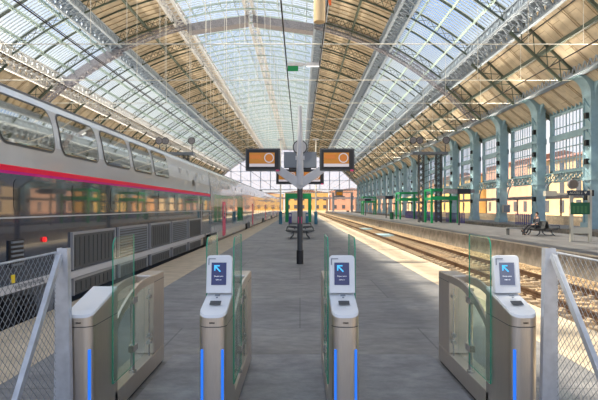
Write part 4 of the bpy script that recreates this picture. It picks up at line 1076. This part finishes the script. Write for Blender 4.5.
# tan drum
t = thing('hanging_drum', 'tan cylindrical lamp hanging beside the black cable', 'lamp', (.74, 20.5, 8.87))
b = MB(); b.tube([(0, 0, -.12), (0, 0, -.1), (0, 0, .78), (0, 0, .8)], [.19, .22, .22, .2], 24); b.build('drum', M['tan_drum'], t, smooth=True)
b = MB(); b.tube([(0, 0, .8), (0, 0, .86)], .2, 20); b.build('top_cap', M['brown_beam'], t)
b = MB(); b.bar((0, 0, .84), (.34, 0, .84), .03); b.build('hanger', M['brown_beam'], t)
t = thing('cable_clamp', 'orange insulator clipped on the black cable beside the tan drum', 'insulator', (1.15, 20.6, 9.45))
b = MB(); b.tube([(0, 0, 0), (-.02, 0, .3), (-.05, 0, .55)], [.05, .06, .07], 10); b.build('body', M['orange'], t)
# small orange signs on the end beam
for x, lab in ((-16.8, 'small orange platform number sign on the end beam above the train'), (15.8, 'small orange platform number sign on the end beam above the tracks')):
    t = thing('number_sign', lab, 'sign', (x, YE - 1.2, 6.7))
    b = MB(); b.box(-1.5, 1.5, -.2, .6, -.9, 1.9); b.build('case', M['mid_grey'], t)
    b = MB(); b.box(-1.1, 1.3, -.25, -.2, -.2, 1.1); b.build('display', M['orange_screen'], t)

# ------------------------------------------------------------------ sky and sun
w = bpy.data.worlds.new('World'); scn.world = w; w.use_nodes = True
nt = w.node_tree; nt.nodes.clear()
out = nt.nodes.new('ShaderNodeOutputWorld'); bg = nt.nodes.new('ShaderNodeBackground')
tc = nt.nodes.new('ShaderNodeTexCoord'); n = nt.nodes.new('ShaderNodeTexNoise'); n.inputs['Scale'].default_value = 3.2; n.inputs['Detail'].default_value = 8; n.inputs['Roughness'].default_value = .6
rp = nt.nodes.new('ShaderNodeValToRGB'); rp.color_ramp.elements[0].position = .42; rp.color_ramp.elements[1].position = .62
rp.color_ramp.elements[0].color = (.30, .52, 1.0, 1); rp.color_ramp.elements[1].color = (1., 1., 1., 1)
sp = nt.nodes.new('ShaderNodeSeparateXYZ'); hr = nt.nodes.new('ShaderNodeValToRGB'); hr.color_ramp.elements[0].position = 0.0; hr.color_ramp.elements[1].position = .22
mx = nt.nodes.new('ShaderNodeMix'); mx.data_type = 'RGBA'
nt.links.new(tc.outputs['Generated'], n.inputs['Vector']); nt.links.new(n.outputs['Fac'], rp.inputs[0])
nt.links.new(tc.outputs['Generated'], sp.inputs[0]); nt.links.new(sp.outputs[2], hr.inputs[0])
nt.links.new(hr.outputs[0], mx.inputs[0]); mx.inputs[6].default_value = (1., .95, .92, 1); nt.links.new(rp.outputs[0], mx.inputs[7])
nt.links.new(mx.outputs[2], bg.inputs[0]); bg.inputs[1].default_value = .54
nt.links.new(bg.outputs[0], out.inputs[0])
sl = bpy.data.lights.new('Sun', 'SUN'); sl.energy = 5.5; sl.angle = math.radians(1.0); sl.color = (1., .86, .66)
so = bpy.data.objects.new('Sun', sl); COL.objects.link(so)
so.rotation_euler = Vector((.545, .10, -.83)).to_track_quat('-Z', 'Y').to_euler()

# added spots without fixtures, along both side walls, only to brighten the vault
for k in range(1, NB):
    for s, x in ((1, 22.9), (-1, -36.2)):
        l = bpy.data.lights.new('vault_fill_spot', 'SPOT'); l.energy = 6000; l.spot_size = math.radians(100); l.spot_blend = 1; l.shadow_soft_size = .9; l.color = (1, .88, .70)
        o = bpy.data.objects.new('vault_fill_spot', l); COL.objects.link(o); o.location = (x, Y0 + k * PITCH, 9.2)
        o.rotation_euler = Vector((-s * .85, -.3, .5)).to_track_quat('-Z', 'Y').to_euler()
# ------------------------------------------------------------------ camera
cd = bpy.data.cameras.new('Camera'); cam = bpy.data.objects.new('Camera', cd); COL.objects.link(cam)
cam.location = (0, 0, H); cam.rotation_euler = (PI / 2, 0, 0)
cd.sensor_width = 36; cd.lens = F / 598 * 36; cd.shift_x = -1 / 598; cd.shift_y = 7 / 598; cd.clip_end = 1500; cd.clip_start = .05
scn.camera = cam
scn.view_settings.view_transform = 'Standard'; scn.view_settings.look = 'None'; scn.view_settings.gamma = 1
scn.view_settings.exposure = 1.1
scn.cycles.max_bounces = 10; scn.cycles.diffuse_bounces = 6; scn.cycles.transparent_max_bounces = 24
scn.cycles.use_denoising = True; scn.cycles.sample_clamp_indirect = 6
